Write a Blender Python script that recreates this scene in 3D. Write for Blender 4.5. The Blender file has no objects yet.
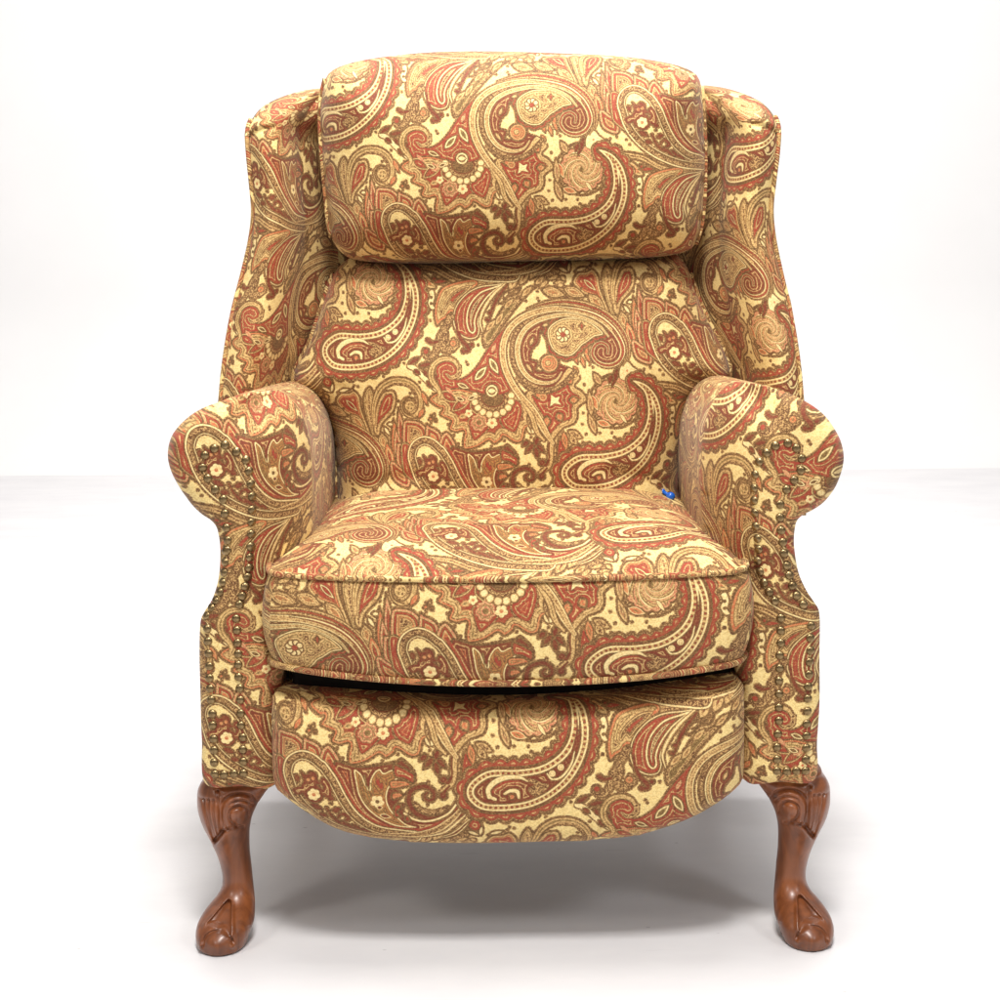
import numpy as np, math

# ------------------------------------------------------------------ woven paisley, drawn with numpy
CELL_W, DROP = 1115, 540
CW, CH = CELL_W * 2, DROP * 2
(YEL, CREAM, TAN, OLV, ORG, RED, DRED, BRN, SPK, PINK, GOLD) = range(11)
IDX = np.zeros((CH, CW), np.uint8)

FR = {'H5': (0, 0, 1, 1), 'H6': (857, 0, 1, 1), 'M3': (-279, -47.6, 1.0955, 1.0955), 'M4': (673.5, -47.6, 1.0955, 1.0955),
      'Z1': (162, 458.2, .494, .488), 'Z2': (656, 458.2, .494, .488), 'Z3': (1150, 458.2, .494, .488), 'Z4': (1585, 458.2, .494, .488),
      'Z5': (162, 770.6, .494, .488), 'Z6': (656, 770.6, .494, .488), 'Z7': (1150, 770.6, .494, .488), 'Z8': (1585, 770.6, .494, .488),
      'S1': (-313, 448.4, .5404, .5404), 'S2': (142.3, 448.4, .5404, .5404)}

def T(*args):
    """T('Z1', pts, 'Z5', pts2 ...) -> points in the pattern frame"""
    out = []
    for k in range(0, len(args), 2):
        ox, oy, sx, sy = FR[args[k]]
        v = args[k + 1]
        for i in range(0, len(v), 2):
            out.append((ox + sx * v[i], oy + sy * v[i + 1]))
    return np.array(out, float)

def smooth(p, closed, n=6):
    p = np.asarray(p, float); m = len(p)
    if m < 3: return p
    if closed: q = np.vstack([p[-1], p, p[0], p[1]]); segs = m
    else: q = np.vstack([2 * p[0] - p[1], p, 2 * p[-1] - p[-2]]); segs = m - 1
    out = []
    for i in range(segs):
        a, b, c, d = q[i], q[i + 1], q[i + 2], q[i + 3]
        for t in np.arange(n) / n:
            out.append(.5 * (2 * b + (c - a) * t + (2 * a - 5 * b + 4 * c - d) * t * t + (3 * b - a - 3 * c + d) * t ** 3))
    if not closed: out.append(p[-1])
    return np.array(out)

def window(p, pad):
    x0, y0 = np.floor(p.min(0) - pad).astype(int); x1, y1 = np.ceil(p.max(0) + pad).astype(int)
    return x0, y0, x1 + 1, y1 + 1

def dist(p, closed, win, maxd):
    """unsigned distance, arc length of the nearest point, side"""
    x0, y0, x1, y1 = win
    D = np.full((y1 - y0, x1 - x0), 1e9, np.float32); S = np.zeros_like(D); G = np.ones_like(D)
    q = np.vstack([p, p[:1]]) if closed else p
    L = 0.
    for a, b in zip(q[:-1], q[1:]):
        l = math.hypot(*(b - a))
        if l < 1e-6: continue
        u0 = max(x0, int(min(a[0], b[0]) - maxd)); u1 = min(x1, int(max(a[0], b[0]) + maxd) + 2)
        v0 = max(y0, int(min(a[1], b[1]) - maxd)); v1 = min(y1, int(max(a[1], b[1]) + maxd) + 2)
        if u1 > u0 and v1 > v0:
            X = np.arange(u0, u1, dtype=np.float32)[None] - a[0]; Y = np.arange(v0, v1, dtype=np.float32)[:, None] - a[1]
            dx, dy = (b - a) / l
            t = np.clip(X * dx + Y * dy, 0, l)
            d = np.hypot(X - t * dx, Y - t * dy)
            sl = np.s_[v0 - y0:v1 - y0, u0 - x0:u1 - x0]
            m = d < D[sl]
            D[sl] = np.where(m, d, D[sl]); S[sl] = np.where(m, L + t, S[sl]); G[sl] = np.where(m, np.sign(X * dy - Y * dx), G[sl])
        L += l
    return D, S, G, L

def inside(p, win):
    x0, y0, x1, y1 = win
    X = np.arange(x0, x1, dtype=np.float32)[None]; I = np.zeros((y1 - y0, x1 - x0), bool)
    for a, b in zip(p, np.roll(p, -1, 0)):
        if a[1] == b[1]: continue
        lo, hi = (a, b) if a[1] < b[1] else (b, a)
        v0 = max(y0, int(math.ceil(lo[1]))); v1 = min(y1, int(math.ceil(hi[1])))
        if v1 <= v0: continue
        Y = np.arange(v0, v1, dtype=np.float32)[:, None]
        I[v0 - y0:v1 - y0] ^= X > lo[0] + (Y - lo[1]) * (hi[0] - lo[0]) / (hi[1] - lo[1])
    return I

def put(win, mask, col):
    """stamp at both lattice sites, wrapping"""
    x0, y0, x1, y1 = win
    ys, xs = np.nonzero(mask)
    c = col[ys, xs] if isinstance(col, np.ndarray) else col
    for dx, dy in ((0, 0), (CELL_W, DROP)):
        IDX[(ys + y0 + dy) % CH, (xs + x0 + dx) % CW] = c

def bands_of(D, bands):
    col = np.full(D.shape, bands[-1][1], np.uint8)
    for d, c in reversed(bands): col[D < d] = c
    return col

def fill(p, bands, sm=True, edge=0.):
    """closed shape; bands = [(distance from the edge, colour) ...] from outside in"""
    if isinstance(bands, int): bands = [(999, bands)]
    p = smooth(p, True) if sm else np.asarray(p, float)
    md = max([b[0] for b in bands if b[0] < 900] or [2]) + 3
    win = window(p, 2); D, S, G, L = dist(p, True, win, md)
    put(win, inside(p, win), bands_of(D, bands))

def halo(p, bands, bump=0., period=30., sm=True, only_out=True):
    """colour the OUTSIDE of a closed shape by distance, with an optional scalloped outer edge"""
    p = smooth(p, True) if sm else np.asarray(p, float)
    md = max(b[0] for b in bands) + bump + 3
    win = window(p, md); D, S, G, L = dist(p, True, win, md)
    n = max(1, round(L / period))
    k = bump * np.abs(np.sin(math.pi * n * S / L))
    E = D - k * (D > bands[0][0] * .3)
    m = (E < bands[-1][0]) & (D < md)
    if only_out: m &= ~inside(p, win)
    put(win, m, bands_of(np.maximum(E, 0), bands))

def rib(p, w, bands, bump=0., period=30., sm=True, dash=None):
    """open ribbon, half width w (number or list along it); bands by |d|/w from the centre out.
    dash = (period, duty, colour, reach): blocks along the centre"""
    p = smooth(p, False) if sm else np.asarray(p, float)
    if isinstance(bands, int): bands = [(1, bands)]
    ws = np.atleast_1d(np.array(w, float)); md = ws.max() + bump + 2
    win = window(p, md); D, S, G, L = dist(p, False, win, md)
    W = np.interp(S / max(L, 1e-6), np.linspace(0, 1, len(ws)), ws) if len(ws) > 1 else np.full_like(D, ws[0])
    if bump: W = W + bump * np.abs(np.sin(math.pi * S / period))
    R = D / np.maximum(W, .01)
    col = bands_of(R, bands)
    if dash: col[(np.mod(S, dash[0]) < dash[0] * dash[1]) & (R < dash[3])] = dash[2]
    put(win, (R < 1) & (D < md), col)

def disc(p, r, bands, sy=1.):
    a = np.linspace(0, 2 * math.pi, 25)[:-1]
    for c in p: fill(np.c_[c[0] + r * np.cos(a), c[1] + r * sy * np.sin(a)], bands, sm=False)

def lens(p, w, bands):
    """leaf between two points, half width w"""
    (ax, ay), (bx, by) = p[0], p[-1]
    a = np.array((ax, ay)); b = np.array((bx, by)); d = b - a; n = np.array((-d[1], d[0])) / max(1e-6, math.hypot(*d))
    t = np.linspace(0, 1, 12)[:, None]
    h = w * np.sin(math.pi * t ** .85)
    fill(np.vstack([a + d * t + n * h, (a + d * t - n * h)[::-1][1:-1]]), bands, sm=False)

def lenses(p, w, bands):
    for i in range(0, len(p) - 1, 2): lens(p[i:i + 2], w, bands)

def daisy(p, r, petal, core, n=6):
    for c in p:
        for k in range(n):
            a = 2 * math.pi * k / n + .3
            disc([(c[0] + r * .6 * math.cos(a), c[1] + r * .6 * math.sin(a))], r * .42, petal)
        disc([c], r * .3, core)

def whirl(c, R, arms, cols, tight=2.2):
    win = (int(c[0] - R - 2), int(c[1] - R - 2), int(c[0] + R + 3), int(c[1] + R + 3))
    X = np.arange(win[0], win[2])[None] - c[0]; Y = np.arange(win[1], win[3])[:, None] - c[1]
    r = np.hypot(X, Y); a = np.arctan2(Y, X) + tight * np.log(r + 12)
    ph = np.mod(a * arms / (2 * math.pi), 1) * len(cols)
    put(win, r < R, np.array(cols, np.uint8)[np.clip(ph.astype(int), 0, len(cols) - 1)])

def draw_paisley():
    rng = np.random.RandomState(4)
    IDX[:] = YEL
    O = [(5.5, BRN)]
    # ---- fronds right of the belt paisley
    rib(T('Z3', (430, 60, 620, 90, 800, 180), 'Z4', (60, 210, 250, 215, 420, 175, 560, 90, 700, -30)), 16, [(.25, SPK), (.6, TAN), (.8, RED), (1, BRN)])
    rib(T('Z3', (700, 60, 900, 110), 'Z4', (120, 160, 280, 165, 430, 125, 600, 20, 700, -60)), 12, [(.3, CREAM), (.7, SPK), (1, BRN)])
    fill(T('Z4', (-60, 60, 100, 30, 300, 40, 430, 50, 400, 100, 250, 140, 100, 130, -40, 105)), O + [(999, YEL)])
    lenses(T('Z4', (10, 70, 60, 100, 60, 65, 120, 105, 120, 60, 190, 105)), 6, DRED)
    lenses(T('Z4', (240, 110, 340, 95)), 10, [(5.5, BRN), (99, RED)])
    fill(T('Z3', (480, 130, 520, 120, 580, 160, 640, 230, 640, 260, 590, 265, 530, 240, 500, 190)), O + [(14, TAN), (99, ORG)])
    lenses(T('Z3', (580, 200, 780, 195, 640, 150, 600, 200)), 14, [(5, BRN), (99, RED)])
    # big leaf with a red heart
    fill(T('Z3', (655, 600, 628, 520, 628, 430, 650, 340, 690, 260, 770, 215, 890, 185, 1010, 175, 1040, 230, 940, 300, 870, 400, 845, 500, 830, 545, 790, 480, 750, 530, 700, 560)),
         [(5.5, BRN), (14, ORG), (17, OLV), (999, TAN)])
    fill(T('Z3', (720, 430, 735, 370, 800, 295, 890, 245, 985, 235, 930, 300, 860, 360, 830, 400, 800, 430, 775, 405, 740, 450)), [(3, BRN), (7, TAN), (10, BRN), (14, SPK), (999, RED)])
    # finger leaf
    fill(T('Z4', (320, 215, 170, 235, 40, 300, -60, 420, -85, 560, -40, 670, 60, 730, 150, 715, 180, 640, 170, 560, 215, 450, 300, 330, 420, 210)),
         [(5.5, BRN), (9, CREAM), (12, BRN), (999, RED)])
    fill(T('Z4', (300, 250, 170, 300, 75, 410, 45, 540, 65, 640, 105, 672, 135, 640, 130, 560, 165, 460, 255, 335, 390, 230)), [(6, CREAM), (9, BRN), (18, RED), (20, CREAM), (999, SPK)])
    rib(T('Z4', (200, 660, 175, 560, 215, 440, 300, 320, 430, 205)), [3, 10, 10, 4], [(.3, CREAM), (.7, TAN), (1, BRN)])
    # stem with berries
    rib(T('Z4', (230, 660, 260, 560, 300, 430, 370, 310, 440, 230)), [2, 5, 9, 5], DRED)
    disc(T('Z4', (240, 545, 265, 485)), 9, DRED)
    # buds and yellow bite
    fill(T('Z4', (360, 345, 430, 280, 470, 300, 560, 245, 545, 310, 450, 335, 400, 395, 345, 400)), O + [(999, YEL)])
    lenses(T('Z4', (450, 280, 540, 130, 550, 240, 660, 60, 650, 190, 740, 20)), 22, [(5.5, BRN), (18, TAN), (99, RED)])
    fill(T('Z4', (660, 180, 720, 130, 760, 20, 860, 0, 920, 60, 860, 90, 780, 100, 720, 160)), O + [(99, YEL)])
    lenses(T('Z4', (800, 30, 860, 20, 850, 60, 890, 50)), 8, BRN)
    # leaf band along the body of the flower
    fill(T('Z4', (200, 680, 310, 560, 400, 420, 520, 350, 640, 290, 720, 200, 800, 130, 920, 90, 930, 130, 800, 200, 680, 280, 560, 400, 440, 540, 330, 700, 290, 760, 220, 800)),
         [(5.5, BRN), (14, SPK), (17, TAN), (999, OLV)])
    lenses(T('Z4', (230, 650, 330, 540, 320, 600, 400, 470, 400, 450, 500, 350, 570, 340, 680, 240, 700, 230, 800, 150)), 14, [(3, BRN), (10, TAN), (99, ORG)])
    # curls on the yellow ground below the fronds
    rib(T('Z3', (780, 520, 750, 580, 715, 650), 'Z7', (685, 60, 665, 150, 625, 220, 575, 240, 535, 215, 530, 180, 555, 165, 580, 185)), [20, 14, 16, 17, 13, 8, 4], [(.75, SPK), (1, BRN)])
    disc(T('Z7', (553, 188)), 16, [(3, BRN), (99, RED)])
    rib(T('Z7', (570, 85, 610, 110, 665, 100)), [10, 8, 6], DRED)
    rib(T('Z7', (720, -20, 735, 60, 705, 130, 740, 175, 800, 165, 840, 125, 810, 85)), [14, 13, 16, 18, 14, 9], [(.75, SPK), (1, BRN)])
    disc(T('Z7', (805, 118)), 16, [(3, BRN), (99, ORG)])
    rib(T('Z3', (840, 560), 'Z7', (850, 10, 885, 90, 940, 150, 950, 185, 900, 200)), [8, 8, 9, 10, 6], DRED)
    disc(T('Z7', (980, 135, 900, 185)), 10, DRED)
    fill(T('Z3', (580, 280, 620, 275, 635, 340, 620, 400, 640, 440, 600, 450, 570, 400, 565, 330)), [(3, BRN), (99, CREAM)])
    disc(T('Z3', (600, 340, 600, 395)), 7, BRN)
    # chevron sprig
    rib(T('Z7', (400, 320, 460, 350, 560, 450, 690, 560)), 10, CREAM)
    lenses(T('Z7', (385, 310, 505, 235, 480, 325, 635, 290, 440, 345, 510, 405, 525, 350, 595, 435, 605, 385, 700, 475, 555, 450, 645, 530)), 13, [(3, BRN), (99, DRED)])
    lenses(T('Z7', (620, 575, 800, 590)), 8, DRED)
    # ---- triple leaf and snail scroll
    fill(T('M3', (285, 690, 300, 600, 330, 500, 380, 458, 440, 450, 500, 480, 525, 530, 560, 545, 520, 610, 430, 620, 380, 640, 340, 720)), [(999, YEL)])
    fill(T('M3', (142, 552, 165, 517, 200, 513, 228, 503, 252, 530, 262, 585, 300, 690, 270, 700, 240, 630, 185, 603, 158, 578)), [(5.5, BRN), (13, TAN), (15, BRN), (21, ORG), (999, RED)])
    lenses(T('M3', (190, 545, 240, 590)), 10, [(3, CREAM), (99, RED)])
    fill(T('M3', (290, 484, 268, 520, 266, 570, 284, 640, 310, 700, 330, 660, 318, 600, 314, 530, 305, 495)), [(5.5, BRN), (9, TAN), (12, OLV), (999, TAN)])
    rib(T('M3', (290, 510, 296, 600, 312, 680)), [3, 4, 2], SPK)
    fill(T('M3', (345, 515, 318, 580, 310, 670, 335, 690, 350, 640, 395, 590, 410, 540, 400, 502, 370, 500)), [(5.5, BRN), (14, TAN), (18, SPK), (999, RED)])
    rib(T('M3', (314, 640, 312, 570, 335, 500, 385, 462, 445, 458, 492, 484, 514, 530, 508, 580, 478, 604, 445, 588, 436, 553, 455, 530, 482, 535)), [8, 12, 15, 16, 15, 14, 12, 10, 8, 6], [(.35, TAN), (.72, TAN), (1, BRN)])
    disc(T('M3', (468, 562)), 23, [(99, TAN)]); disc(T('M3', (462, 555, 474, 572)), 4, BRN)
    rib(T('M3', (482, 535, 458, 528, 437, 553, 446, 588, 480, 604)), 4, [(1, BRN)])
    rib(T('M3', (400, 470, 460, 476, 495, 520, 494, 560)), 4, SPK)
    lenses(T('M3', (518, 500, 545, 560, 528, 570, 500, 615)), 12, [(3, BRN), (99, ORG)])
    lenses(T('M3', (355, 650, 385, 690, 370, 640, 400, 640)), 9, [(3, BRN), (99, CREAM)])
    # stems to the side of the leaf group, over the big paisley
    lenses(T('S1', (480, 300, 640, 460, 270, 255, 470, 330, 80, 265, 300, 320, 690, 470, 780, 700, 760, 450, 800, 620)), 26, [(5.5, BRN), (10, TAN), (13, SPK), (19, TAN), (99, ORG)])
    lenses(T('S1', (140, 190, 60, 260, 240, 150, 130, 190, 190, 215, 290, 205, 220, 235, 280, 225, 250, 150, 290, 200)), 11, [(3, BRN), (99, TAN)])
    disc(T('S1', (350, 228, 425, 262)), 7, BRN)
    # ---- feathered oval: flames
    def tooth(p, r=True): fill(p, [(5.5, BRN), (11, PINK), (14, TAN), (26, RED), (30, TAN), (38, ORG), (999, TAN)] if r else [(5.5, BRN), (10, TAN), (999, RED)])
    lenses(T('S2', (70, 720, 25, 325, 20, 760, -40, 520)), 24, [(5, BRN), (12, ORG), (16, TAN), (99, RED)])
    lenses(T('Z1', (95, 720, 35, 235, 60, 800, 5, 420)), 22, [(5, BRN), (12, PINK), (99, RED)])
    tooth(T('S2', (200, 620, 110, 560, 100, 420, 115, 345, 170, 335, 250, 350, 310, 400, 330, 480, 320, 620)))
    tooth(T('S2', (280, 600, 295, 470, 305, 370, 340, 385, 420, 430, 450, 500, 450, 640)))
    tooth(T('S2', (420, 640, 428, 490, 480, 432, 530, 470, 580, 560, 600, 660, 590, 760)))
    tooth(T('S2', (540, 800, 550, 680, 585, 640, 630, 660, 650, 740, 650, 840, 600, 900)))
    tooth(T('S2', (180, 800, 60, 720, 50, 560, 75, 530, 130, 545, 190, 610)))
    tooth(T('S2', (160, 900, 30, 850, -10, 720, 20, 680, 80, 720, 170, 790)))
    fill(T('Z5', (60, -60, 70, 150, 100, 230, 220, 330, 330, 430, 300, 250, 220, 100, 150, -60)), [(5.5, BRN), (8, TAN), (999, RED)])
    # red bowl round the lily
    fill(T('Z5', (530, -40, 640, -30, 700, -10, 800, -10, 1000, -40), 'Z6', (60, -60, 160, 60, 200, 200, 340, 400, 470, 280, 510, 330, 535, 400, 420, 540, 220, 615, 0, 630),
           'Z5', (850, 590, 730, 520, 610, 400, 560, 230)), [(5.5, BRN), (999, DRED)])
    rib(T('Z5', (500, -50, 590, 120, 650, 270, 760, 420, 900, 510), 'Z6', (0, 535, 150, 545, 290, 490, 400, 400, 480, 300)), [8, 16, 18, 16, 14, 9, 6], RED)
    oval = T('Z1', (275, 565, 210, 605, 188, 680), 'Z5', (205, 110, 250, 240, 340, 365, 470, 470, 620, 545, 800, 596), 'Z6', (40, 612, 120, 606, 40, 596),
             'Z5', (860, 565, 740, 498, 640, 395, 565, 265, 500, 120, 430, 10), 'Z1', (425, 650, 350, 585))
    halo(oval, [(5.5, BRN), (22, SPK), (25, BRN), (31, CREAM), (34, BRN)])
    fill(oval, [(3, BRN), (6, CREAM), (999, YEL)])
    # speckled and cream arcs that carry the tail on
    rib(T('Z5', (860, 590), 'Z6', (0, 588, 160, 578, 310, 525, 430, 432, 505, 340)), [5, 12, 14, 14, 8], [(.45, SPK), (.8, TAN), (1, CREAM)])
    rib(T('Z6', (180, 605, 350, 560, 440, 490, 530, 400)), [4, 9, 9, 5], [(.4, CREAM), (1, SPK)])
    rib(T('Z6', (330, 610, 450, 560, 560, 450)), [4, 9, 6], [(.5, DRED), (1, CREAM)])
    fill(T('Z6', (545, 500, 570, 440, 620, 430, 660, 480, 640, 540, 590, 545)), [(5.5, BRN), (99, RED)])
    lenses(T('Z6', (540, 540, 650, 590, 640, 590, 660, 490, 710, 575, 830, 545)), 9, [(3, BRN), (99, CREAM)])
    # inside the oval
    fill(T('S2', (280, 625, 320, 650, 350, 625, 395, 640, 405, 690, 430, 720, 380, 730, 370, 770, 330, 750, 280, 735, 300, 700)), DRED)
    disc(T('S2', (335, 690, 370, 680)), 7, ORG)
    fill(T('S2', (215, 770, 250, 745, 285, 745, 285, 800, 240, 810)), DRED)
    fill(T('S2', (430, 770, 460, 740, 500, 770, 490, 820, 450, 820)), DRED)
    fill(T('Z5', (270, 160, 330, 130, 400, 150, 440, 200, 430, 270, 370, 300, 320, 280, 280, 230)), DRED)
    daisy(T('Z5', (365, 228)), 25, CREAM, ORG)
    fill(T('Z5', (420, 120, 450, 80, 490, 120, 510, 190, 470, 190)), DRED)
    lenses(T('Z5', (230, 60, 250, 130, 330, 310, 430, 360, 500, 370, 575, 340, 470, 240, 530, 270, 390, 400, 470, 420)), 12, DRED)
    rib(T('Z5', (460, 340, 500, 420, 560, 480, 620, 500)), [5, 6, 7, 4], DRED)
    rib(T('Z5', (540, 440, 560, 400, 600, 395, 630, 430, 605, 450)), [4, 5, 8, 9, 6], DRED)
    lenses(T('Z5', (560, 450, 700, 560, 650, 480, 740, 560, 720, 520, 800, 580)), 8, DRED)
    disc(T('Z5', (495, 300, 250, 330)), 5, BRN)
    # ---- lily
    lily = T('Z5', (690, 28, 715, 30, 750, 70, 775, 140, 803, 185, 812, 110, 845, 45, 885, 18, 915, 50, 960, 30, 1010, 20), 'Z6', (70, 45, 40, 85, 10, 100),
             'Z5', (990, 120, 945, 180, 930, 265, 955, 350, 1010, 420), 'Z6', (70, 480, 150, 508, 0, 500), 'Z5', (870, 432, 775, 340, 720, 235, 700, 120))
    fill(lily, [(5, CREAM), (7, BRN), (999, GOLD)])
    for k in range(5): rib(T('Z5', (725 + 22 * k, 70 + (k % 2) * 30 + (60 if k in (3, 4) else 0), 745 + 24 * k, 240, 800 + 32 * k, 350 + 14 * k)), 2, OLV)
    lenses(T('Z5', (860, 80, 880, 180, 900, 120, 890, 200)), 9, RED)
    daisy(T('Z5', (858, 285)), 26, CREAM, BRN, 5)
    lenses(T('Z5', (870, 400, 960, 420, 850, 340, 900, 330)), 10, [(3, CREAM), (99, DRED)])
    # ---- snail with jagged leaf curls
    fill(T('Z6', (150, 90, 60, 90, 120, 140, 10, 180, 60, 220, 0, 300, 60, 300, 50, 390, 110, 390, 120, 440, 180, 430, 210, 455, 290, 440, 390, 400, 470, 290, 420, 270, 420, 160, 440, 60, 300, -60, 130, -60)), YEL, sm=False)
    rib(T('Z6', (465, 275, 420, 365, 330, 420, 230, 425, 140, 375, 98, 290, 110, 205, 165, 165, 235, 160, 288, 205, 283, 260, 240, 272, 215, 240, 240, 208)), [4, 9, 12, 13, 13, 13, 12, 11, 11, 10, 8, 6], [(.8, DRED), (1, BRN)])
    rib(T('Z6', (140, 300, 200, 360, 300, 375, 400, 330)), [6, 9, 9, 4], SPK)
    rib(T('Z6', (60, 385, 125, 432, 200, 452, 290, 440, 400, 385, 475, 288)), 4, CREAM)
    fill(T('Z6', (-40, 110, 70, 108, 118, 148, 60, 165, 10, 178, -40, 175)), [(5.5, BRN), (99, ORG)])
    fill(T('Z6', (-30, 215, 30, 205, 60, 235, 10, 260, -30, 270)), [(5.5, BRN), (99, ORG)])
    fill(T('Z6', (-20, 320, 30, 300, 45, 340, 10, 370, 40, 410, -20, 420)), [(5.5, BRN), (99, RED)])
    fill(T('Z6', (60, 410, 90, 400, 110, 450, 60, 460)), [(5.5, BRN), (99, RED)])
    fill(T('Z2', (-10, 620, 60, 640, 110, 670, 150, 700, 140, 780, 60, 740, -10, 720)), [(5.5, BRN), (99, RED)])
    # ---- tan column and sprig
    rib(T('Z2', (450, 540, 440, 680), 'Z6', (440, 60, 425, 130, 350, 200)), [12, 15, 16, 14, 8], [(.75, TAN), (1, BRN)])
    rib(T('Z2', (430, 560, 425, 640), 'Z6', (430, 60, 400, 120)), 4, DRED)
    disc(T('Z6', (365, 105, 360, 232)), 17, [(3, BRN), (99, DRED)])
    rib(T('Z6', (365, 100, 400, 130, 430, 80)), [8, 6, 4], DRED); rib(T('Z6', (355, 230, 380, 190, 410, 155)), [9, 6, 4], DRED)
    lenses(T('Z2', (300, 560, 210, 660, 310, 570, 390, 660, 300, 590, 330, 720, 330, 500, 300, 600, 250, 540, 180, 600)), 14, [(3, BRN), (99, DRED)])
    # red cloud between the flower and the belt
    fill(T('Z2', (510, 540, 560, 500, 600, 600, 700, 620), 'Z6', (640, -10, 560, 60, 560, 130, 500, 120, 440, 190, 490, 270, 560, 330, 500, 380, 470, 230, 490, 60)), [(5.5, BRN), (999, RED)])
    lenses(T('Z2', (560, 460, 590, 640)), 16, [(3, BRN), (99, ORG)])
    lenses(T('Z2', (600, 455, 740, 525, 620, 500, 690, 585)), 17, [(3, BRN), (8, TAN), (99, SPK)])
    # ---- whirl disc
    sw = np.array((1177., 552.))
    disc([sw], 124, [(3, BRN), (999, YEL)])
    halo(np.c_[sw[0] + 86 * np.cos(np.linspace(0, 6.28, 40)[:-1]), sw[1] + 86 * np.sin(np.linspace(0, 6.28, 40)[:-1])], [(10, PINK), (14, BRN)], bump=9, period=34)
    whirl(sw, 88, 5, [TAN, TAN, PINK, SPK, TAN, OLV, CREAM, PINK], 2.6)
    disc([sw + (-4, 4)], 15, [(4, TAN), (99, OLV)]); rib([sw + (-4, -8), sw + (-6, 6), sw + (2, 14)], 4, BRN)
    lenses(T('H6', (205, 520, 235, 600, 225, 640, 300, 665)), 17, [(3, BRN), (6, CREAM), (99, ORG)])
    lenses(T('H6', (205, 620, 195, 500, 225, 700, 190, 600, 250, 480, 215, 420)), 16, [(3, BRN), (9, TAN), (99, PINK)])
    lenses(T('H6', (330, 400, 295, 500, 300, 430, 285, 480)), 15, [(3, BRN), (99, DRED)])
    fill(T('H6', (340, 400, 375, 375, 400, 400, 425, 420, 400, 445, 370, 465, 335, 450)), [(3, BRN), (99, CREAM)])
    daisy(T('H6', (372, 418)), 18, CREAM, ORG, 5)
    lenses(T('H6', (415, 480, 450, 560, 335, 610, 370, 660)), 9, [(2, BRN), (99, CREAM)])
    # ---- belt paisley
    belt = T('H6', (395, 463, 455, 480, 503, 528, 531, 600, 532, 680, 508, 760, 462, 835, 392, 897, 310, 937, 220, 952, 130, 947, 80, 912, 64, 870, 84, 826, 150, 785, 255, 783, 345, 768, 412, 728, 450, 678, 466, 618, 462, 560, 445, 512))
    halo(belt, [(26, RED), (31, SPK), (36, BRN)], bump=15, period=52)
    halo(belt, [(6, DRED), (10, BRN)])
    fill(belt, [(2, BRN), (9, CREAM), (22, TAN), (29, CREAM), (32, BRN), (999, DRED)])
    # stitches in the belt
    p = smooth(belt, True); win = window(p, 2); D, S, G, L = dist(p, True, win, 40); I = inside(p, win)
    put(win, I & (D > 10) & (D < 21) & (np.mod(S, 21) < 11), RED)
    rib(T('H6', (152, 893, 148, 862, 172, 833, 215, 815, 265, 815, 297, 830)), [9, 12, 13, 11, 8, 3], [(.8, CREAM), (1, BRN)])
    rib(T('H6', (150, 890, 175, 902)), 6, CREAM)
    rib(T('H6', (170, 870, 205, 842, 260, 838)), [8, 13, 10], RED)
    rib(T('H6', (210, 880, 232, 868, 258, 872, 264, 895)), [6, 8, 9, 6], [(.8, CREAM), (1, BRN)])
    disc(T('H6', (238, 893)), 12, [(3, BRN), (99, ORG)])
    fill(T('H6', (300, 860, 350, 840, 380, 850, 330, 890)), SPK); lenses(T('H6', (290, 820, 370, 850)), 8, SPK)
    rib(T('H6', (372, 800, 392, 822, 430, 812, 465, 765, 478, 715)), [4, 6, 7, 6, 3], [(.6, CREAM), (1, BRN)])
    disc(T('H6', (392, 800, 425, 775)), 13, [(4, CREAM), (7, TAN), (99, CREAM)])
    rib(T('H6', (489, 600, 486, 660, 462, 730)), [2, 6, 3], DRED)
    # ---- rosette
    ros = np.array([(845, 478), (900, 455), (935, 425), (962, 398), (1002, 413), (1012, 450), (988, 482), (1022, 508), (1042, 545), (1000, 580), (1000, 615), (982, 650), (935, 668), (905, 700), (878, 724), (842, 705), (828, 640), (790, 575), (768, 510)], float)
    fill(ros, [(5, BRN), (22, TAN), (26, SPK), (999, RED)])
    lenses([(905, 600), (930, 640), (950, 470), (985, 450), (960, 545), (1010, 545), (850, 520), (800, 520), (860, 610), (855, 670)], 20, [(5.5, BRN), (9, SPK), (99, ORG)])
    fill(np.array([(870, 505), (895, 500), (930, 520), (960, 515), (945, 545), (965, 575), (930, 575), (905, 605), (885, 575), (850, 575), (868, 545)], float), [(5, DRED), (999, RED)], sm=False)
    fill(np.array([(880, 520), (900, 535), (920, 528), (912, 548), (925, 565), (895, 558), (875, 572), (880, 548)], float), CREAM, sm=False)
    disc([(845, 530), (880, 480)], 17, [(4, TAN), (99, ORG)])
    # ---- big paisley: inside first
    body = np.array([(700, 330), (705, 265), (745, 205), (830, 165), (930, 150), (1030, 165), (1110, 195), (1165, 245), (1200, 300), (1195, 350), (1160, 385), (1105, 390), (1060, 375), (1010, 400), (960, 400), (920, 460), (860, 500), (790, 480), (730, 420)], float)
    fill(body, DRED)
    fill(np.array([(930, 350), (1000, 330), (1050, 285), (1090, 270), (1080, 320), (1065, 360), (1070, 395), (1030, 420), (1005, 440), (985, 415), (960, 400), (925, 385)], float), YEL)
    lenses([(985, 340), (1005, 385), (1020, 350), (1035, 400), (1040, 330), (1060, 380), (985, 395), (1005, 425), (1050, 310), (1040, 350)], 8, [(2, BRN), (99, ORG)])
    cart = np.array([(872, 235), (905, 200), (960, 180), (1030, 185), (1085, 210), (1125, 250), (1085, 262), (1050, 285), (1025, 300), (1005, 322), (975, 345), (935, 345), (900, 325), (880, 290)], float)
    halo(cart, [(3, BRN), (14, RED), (18, BRN)], bump=7, period=34)
    fill(cart, [(4, CREAM), (8, OLV), (999, TAN)])
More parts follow.
